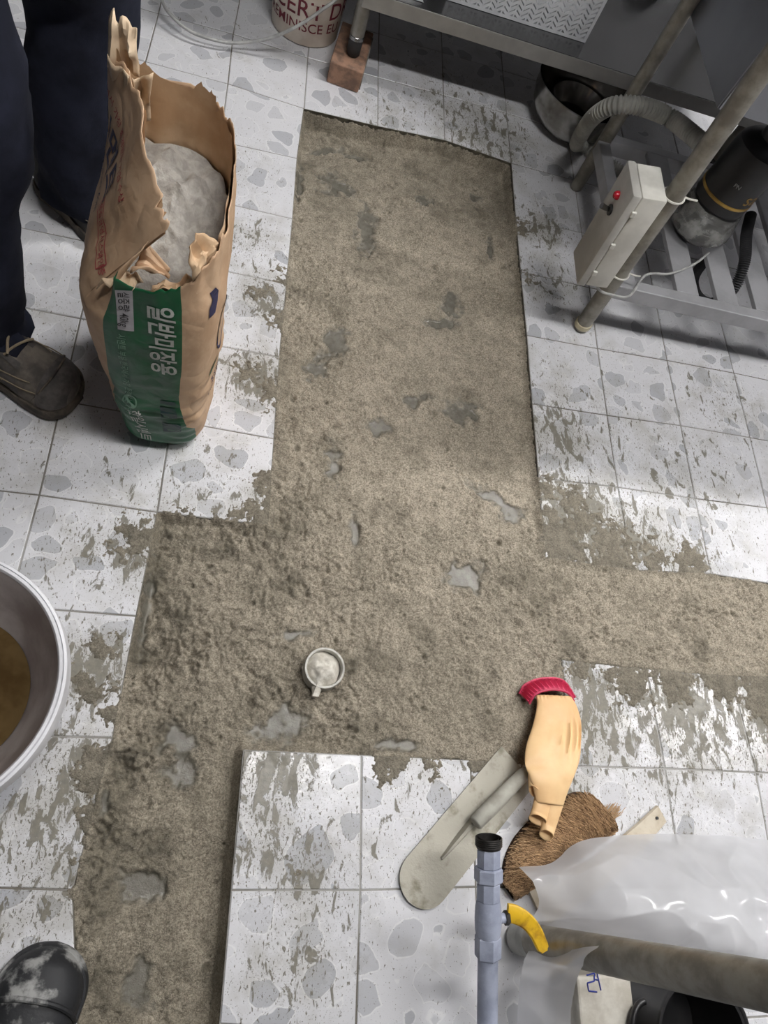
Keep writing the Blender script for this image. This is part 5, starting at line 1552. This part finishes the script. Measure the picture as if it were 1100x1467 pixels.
# ------------------------------------------------------------------ rubber glove
def glove():
    t = thing('rubber_glove', 'cream rubber glove with a frilled pink cuff lying across the broom', 'glove', (*P2(795, 1080), .0))

    def flat(stations, mat, name, n=96, openend=True, inner=None, rid=None):
        """stations: (left px, right px, z of the underside, thickness)"""
        rings = []
        for (l, r, z, th) in stations:
            z = z + .010 * min(max((l[1] - 1000) / 70, 0), 1)
            a, b = P(*l, z + th / 2), P(*r, z + th / 2); c = (a + b) / 2; e = (b - a) / 2
            rings.append([c + e * (np.sign(math.cos(q)) * abs(math.cos(q)) ** .8) + np.array((0, 0, th / 2 * math.sin(q))) for q in np.linspace(0, 2 * math.pi, n, endpoint=False)])
        # smooth along
        R3 = np.array(rings); m = len(rings)
        fine = []
        for k in range(n):
            fine.append(bez(R3[:, k], m * 7))
        fine = np.array(fine).transpose(1, 0, 2)
        if rid is not None: fine = rid(fine)
        if inner is not None:      # slanted mouth of a turned-in finger
            dv = fine[-1].mean(0) - fine[-6].mean(0); dv /= np.linalg.norm(dv)
            sn = np.clip(np.sin(np.linspace(0, 2 * math.pi, n, endpoint=False)), -1, 1)
            for q in range(1, 7):
                fine[-q] = fine[-q] - dv * (.006 * (sn[:, None] + .3)) * (7 - q) / 6
                fine[-q][:, 2] += .004 * (7 - q) / 6 * np.clip(sn, 0, 1)
        g = G(); g.loft(list(fine), caps=False)
        o = g.build(name, mat, t, smooth=True, angle=70)
        sdm = o.modifiers.new('thick', 'SOLIDIFY'); sdm.thickness = .0012; sdm.offset = -1
        if inner is not None:
            g = G(); rr = [p for p in fine[-9]]; c = np.mean(rr, 0); g.add([c] + list(c + (np.array(rr) - c) * .96), [(0, 1 + k, 1 + (k + 1) % n) for k in range(n)])
            g.build('finger_hollow_shade', inner, o)
        return fine

    def wr(F):
        x, y = F[..., 0], F[..., 1]
        m, n = F.shape[:2]
        U = np.linspace(0, 1, m)[:, None]; K = np.linspace(0, 2 * math.pi, n, endpoint=False)[None]
        top = np.clip(np.sin(K), 0, 1)
        cr = np.cos(K)      # +1 right side
        fold = np.exp(-((U - .40) / .13) ** 2) * np.clip((cr + .25), 0, 1) * np.maximum(0, np.sin(cr * 24)) * .012
        fold += np.exp(-((U - .60) / .05) ** 2) * np.clip(-cr, 0, 1) * -.008
        fold += np.exp(-(U / .05) ** 2) * np.sin(cr * 30) * .002
        F = F.copy(); F[..., 2] += top * (fold + (fbm(x * 30, y * 30, o=2, s=4) - .5) * .006)
        return F
    flat([((768, 996), (818, 998), .014, .016), ((769, 1012), (826, 1012), .017, .019), ((763, 1040), (832, 1035), .022, .022), ((754, 1068), (832, 1062), .030, .024), ((752, 1092), (830, 1088), .040, .022), ((758, 1112), (822, 1112), .046, .021), ((764, 1130), (814, 1132), .046, .019), ((768, 1150), (806, 1155), .042, .017)], M['latex'], 'palm', rid=wr)
    flat([((757, 1098), (775, 1112), .040, .017), ((757, 1116), (774, 1128), .043, .016), ((758, 1130), (773, 1143), .043, .014)], M['latex'], 'thumb_stub', inner=M['latex_shade'])
    flat([((767, 1135), (792, 1145), .040, .017), ((763, 1155), (786, 1165), .038, .017), ((758, 1170), (780, 1183), .036, .016)], M['latex'], 'finger_stub', inner=M['latex_shade'])
    flat([((780, 1140), (808, 1150), .040, .017), ((778, 1168), (799, 1176), .036, .016), ((773, 1193), (790, 1204), .031, .014)], M['latex'], 'finger_stub', inner=M['latex_shade'])
    flat([((776, 1140), (796, 1148), .036, .015), ((774, 1160), (791, 1170), .034, .014), ((772, 1178), (788, 1189), .031, .013)], M['latex'], 'finger_stub', inner=M['latex_shade'])
    # frilled cuff: fan of pleats around the wrist opening
    g = G(); n = 15
    inner = bez([P(758, 1008, .016), P(768, 994, .026), P(790, 988, .032), P(812, 992, .030), P(822, 1004, .018)], n * 4)
    outer = bez([P(744, 994, .006), P(752, 981, .014), P(776, 972, .020), P(806, 975, .020), P(824, 999, .012)], n * 4)
    rows = []
    for w in np.linspace(0, 1, 6):
        row = []
        for k in range(n * 4):
            p = inner[k] * (1 - w) + outer[k] * w
            p = p + np.array((0, 0, .0042 * math.sin(k / 4 * 2 * math.pi) * (.25 + w)))
            row.append(p)
        rows.append(row)
    g.grid(np.array(rows)); o = g.build('frilled_cuff', M['pink'], t, smooth=True, angle=70); sdm = o.modifiers.new('thick', 'SOLIDIFY'); sdm.thickness = .0022
    G().tube(outer, .0022, 8).build('cuff_edge', M['pink'], t, smooth=True)
    G().tube(inner, .0022, 8).build('cuff_bead', M['pink'], t, smooth=True)


glove()


# ------------------------------------------------------------------ pale blue pipe with ball valve
def valve_pipe():
    z0 = .17; a = P(700, 1199, z0); far = P(698, 1467, .10)
    d = a - far; L = np.linalg.norm(d); d /= L
    end = far - d * .10
    t = thing('valve_pipe', 'pale blue painted pipe with open threaded end and yellow ball valve lever', 'pipe', (end[0], end[1], 0))
    r = .0155
    ax = -d
    prof = lambda lst: lst
    G().lathe([(r * 1.20, 0.0), (r * 1.28, .001)] + [q for k in range(5) for q in ((r * 1.30, .001 + k * .0026), (r * 1.20, .0023 + k * .0026))] + [(r * 1.18, .015), (r * 1.0, .016), (r * .95, .0155), (r * .95, .0005)], a, 32, axis=ax, caps=(False, False)).build('threaded_end', M['thread'], t, smooth=True, angle=25)
    G().lathe([(0, .012), (r * .96, .012)], a, 32, axis=ax).build('bore', M['black_plastic'], t)

    def hexa(z0_, z1_, rr, nm, n=8):
        G().lathe([(rr * .93, z0_), (rr, z0_ + .002), (rr, z1_ - .002), (rr * .93, z1_)], a, n, axis=ax).build(nm, M['blue_pipe'], t)
    hexa(.015, .042, r * 1.16, 'coupling'); hexa(.042, .062, r * 1.36, 'hex_nut', 6); hexa(.062, .088, r * 1.15, 'coupling')
    G().lathe([(r * 1.10, .087), (r * 1.22, .096), (r * 1.27, .112), (r * 1.22, .128), (r * 1.10, .136)], a, 28, axis=ax).build('valve_body', M['blue_pipe'], t, smooth=True)
    hexa(.135, .165, r * 1.24, 'hex_nut', 6)
    G().lathe([(r * .95, .16), (r * .95, L + .10)], a, 28, axis=ax).build('pipe_run', M['blue_pipe'], t, smooth=True)
    # elbow and riser to the floor (beyond the frame edge)
    e = [end + d * .01, end - d * .012 + (0, 0, -.003), end - d * .022 + (0, 0, -.014), end - d * .026 + (0, 0, -.03)]
    G().tube(e, r * 1.2, 20).build('elbow', M['blue_pipe'], t, smooth=True)
    q = e[-1]
    G().tube([q, (q[0], q[1], -.002)], r, 20).build('riser', M['blue_pipe'], t, smooth=True)
    # stem and lever
    side = np.cross(d, (0, 0, 1.0)); side /= np.linalg.norm(side)
    upv = np.cross(side, d)
    vc = a + ax * .114
    G().tube([vc + side * r, vc + side * .030], .007, 14).build('valve_stem', M['blue_pipe'], t, smooth=True)
    G().tube([vc + side * .026, vc + side * .032], .010, 6).build('stem_nut', M['thread'], t)
    p = [vc + side * .030 + d * .006, vc + side * .042 + d * .004, vc + side * .060 - d * .006, vc + side * .075 - d * .022, vc + side * .084 - d * .040 + upv * .003, vc + side * .087 - d * .048 + upv * .005]
    pb = bez(p, 24); rings = []
    for k, c in enumerate(pb):
        u = k / 23; dv = pb[min(k + 1, 23)] - pb[max(k - 1, 0)]; dv /= np.linalg.norm(dv); nn = np.cross(dv, upv); w = .0135 * (1 - .35 * u) * (1 if u < .95 else .7); th = .002
        rings.append([c + nn * w + upv * th, c + nn * w * .8 + upv * (th + .002), c - nn * w * .8 + upv * (th + .002), c - nn * w + upv * th, c - nn * w - upv * th, c + nn * w - upv * th])
    G().loft(rings).build('lever', M['yellow'], t, smooth=True, angle=40)


valve_pipe()


# ------------------------------------------------------------------ right bottom: table leg, plastic sheet and what stands under it
def near_leg():
    b = np.array((0.472, -1.875)); r = .0235; sl = np.array((.080, .052, 1.0))
    t = thing('prep_table', 'prep table on dirty steel legs wrapped by the plastic sheet', 'table', (b[0] + .5, b[1] - .25, 0))
    for (x, y) in ((b[0], b[1]), (b[0] + 1.0, b[1]), (b[0], b[1] - .5), (b[0] + 1.0, b[1] - .5)):
        G().lathe([(r, .05), (r, .81)], (x, y, 0), 32, axis=sl).build('leg', M['steel_dirty'], t, smooth=True)
        G().lathe([(r * .7, 0), (r * 1.02, .006), (r * 1.0, .03), (r * 1.06, .034), (r * 1.0, .038), (r * 1.06, .043), (r * 1.0, .052)], (x, y, 0), 32, axis=sl).build('foot', M['hose'], t, smooth=True)
    G().box((b[0] + .565, b[1] - .21, .82), (1.06, .56, .04), bev=.004).build('table_top', M['steel'], t)


near_leg()


def sheet():
    # drape over a low heap beside the leg, with one loose flap hanging in front
    rows = [[(748, 1243, .055), (790, 1236, .06), (832, 1206, .06), (880, 1198, .06), (940, 1195, .06), (1010, 1196, .06), (1070, 1200, .06), (1180, 1212, .06)],
            [(756, 1252, .075), (800, 1252, .09), (850, 1232, .11), (900, 1228, .12), (960, 1228, .13), (1020, 1232, .13), (1080, 1238, .13), (1180, 1250, .13)],
            [(768, 1272, .085), (815, 1280, .115), (862, 1272, .15), (915, 1272, .17), (970, 1276, .18), (1030, 1284, .18), (1085, 1292, .18), (1180, 1306, .18)],
            [(775, 1295, .085), (822, 1305, .12), (870, 1306, .155), (925, 1312, .175), (980, 1320, .185), (1035, 1330, .19), (1090, 1340, .19), (1180, 1355, .19)],
            [(768, 1308, .07), (820, 1320, .10), (868, 1330, .13), (930, 1340, .16), (985, 1350, .17), (1040, 1362, .175), (1095, 1374, .175), (1180, 1392, .175)],
            [(752, 1322, .05), (800, 1330, .07), (850, 1342, .09), (920, 1360, .12), (985, 1376, .13), (1040, 1388, .13), (1100, 1402, .13), (1180, 1420, .13)]]
    def surf(rows, ni, nj, seed, amp):
        Q = np.array([[P(*c) for c in r] for r in rows])
        A = np.array([bez(Q[:, k], ni) for k in range(Q.shape[1])]).transpose(1, 0, 2)
        A = np.array([bez(A[k], nj) for k in range(ni)])
        x, y = A[..., 0], A[..., 1]
        cr = np.abs(fbm(x * 10 + y * 6, y * 16 - x * 4, o=2, s=seed) - .5) + .6 * np.abs(fbm(x * 7 - y * 14, y * 7 + x * 16, o=2, s=seed + 4) - .5)
        A[..., 2] += (.16 - cr) * amp
        return A
    t = thing('plastic_sheet', 'translucent white polyethylene sheet draped around the prep table leg', 'plastic sheet', (*P2(930, 1290), 0))
    o = G().grid(surf(rows, 110, 170, 31, .042)).build('draped_sheet', M['sheet'], t, smooth=True, angle=180)
    fl = [[(756, 1362, .075), (795, 1362, .125), (835, 1356, .24), (856, 1354, .285)],
          [(748, 1378, .085), (782, 1380, .13), (815, 1380, .215), (838, 1374, .255)],
          [(744, 1400, .105), (772, 1405, .15), (800, 1410, .185), (824, 1406, .21)],
          [(742, 1440, .10), (770, 1445, .14), (798, 1446, .165), (822, 1440, .185)],
          [(738, 1500, .09), (765, 1505, .12), (795, 1505, .14), (820, 1500, .15)]]
    G().grid(surf(fl, 90, 70, 57, .05)).build('hanging_flap', M['sheet'], t, smooth=True, angle=180)


sheet()


def under_table():
    # foam box with blue pen strokes
    a, b = P2(800, 1395), P2(890, 1400)
    c = np.array((P2(858, 1480)[0] - .034, P2(858, 1440)[1] - .03)); h = .075
    t = thing('foam_box', 'off white foam box with blue pen marks under the prep table', 'box', (*c, 0))
    G().box((*c, h / 2), (.088, .17, h), bev=.004).build('body', M['foam'], t)
    G().box((*c, h + .006), (.094, .176, .014), bev=.004).build('lid', M['foam'], t)
    s = P2(848, 1408, h + .0135)
    st = G()
    for (p, q) in (((-.008, .010), (.006, .012)), ((.006, .012), (.004, .002)), ((.004, .002), (-.008, .0)), ((-.008, 0), (-.007, -.010)), ((-.007, -.01), (.007, -.012)), ((.010, .014), (.014, -.010)), ((.006, .004), (.012, .003))):
        st.tube([(s[0] + p[0], s[1] + p[1], h + .0135), (s[0] + q[0], s[1] + q[1], h + .0135)], .0011, 6)
    st.build('pen_mark', M['blue_pen'], t)
    # black pot
    c = P2(990, 1482, .1); r = .076
    t = thing('black_pot', 'black cooking pot with a hoop handle under the prep table', 'pot', (*c, 0))
    G().lathe([(r * .9, 0), (r, .006), (r, .12), (r * 1.03, .124), (r * 1.03, .13), (r * .97, .13), (r * .95, .01), (0, .01)], (*c, 0), 48).build('body', M['black_plastic'], t, smooth=True, angle=30)
    hd = [np.array((c[0] - r * .98 - .028 * math.sin(q), c[1] + .045 * math.cos(q), .10)) for q in np.linspace(0, math.pi, 16)]
    G().tube(hd, .005, 10).build('handle', M['black_plastic'], t, smooth=True)
    hd = [np.array((c[0] + r * .98 + .028 * math.sin(q), c[1] + .045 * math.cos(q), .10)) for q in np.linspace(0, math.pi, 16)]
    G().tube(hd, .005, 10).build('handle', M['black_plastic'], t, smooth=True)


under_table()

for _o in bpy.data.objects:      # drop the builder's bookkeeping
    if '_b' in _o: del _o['_b']
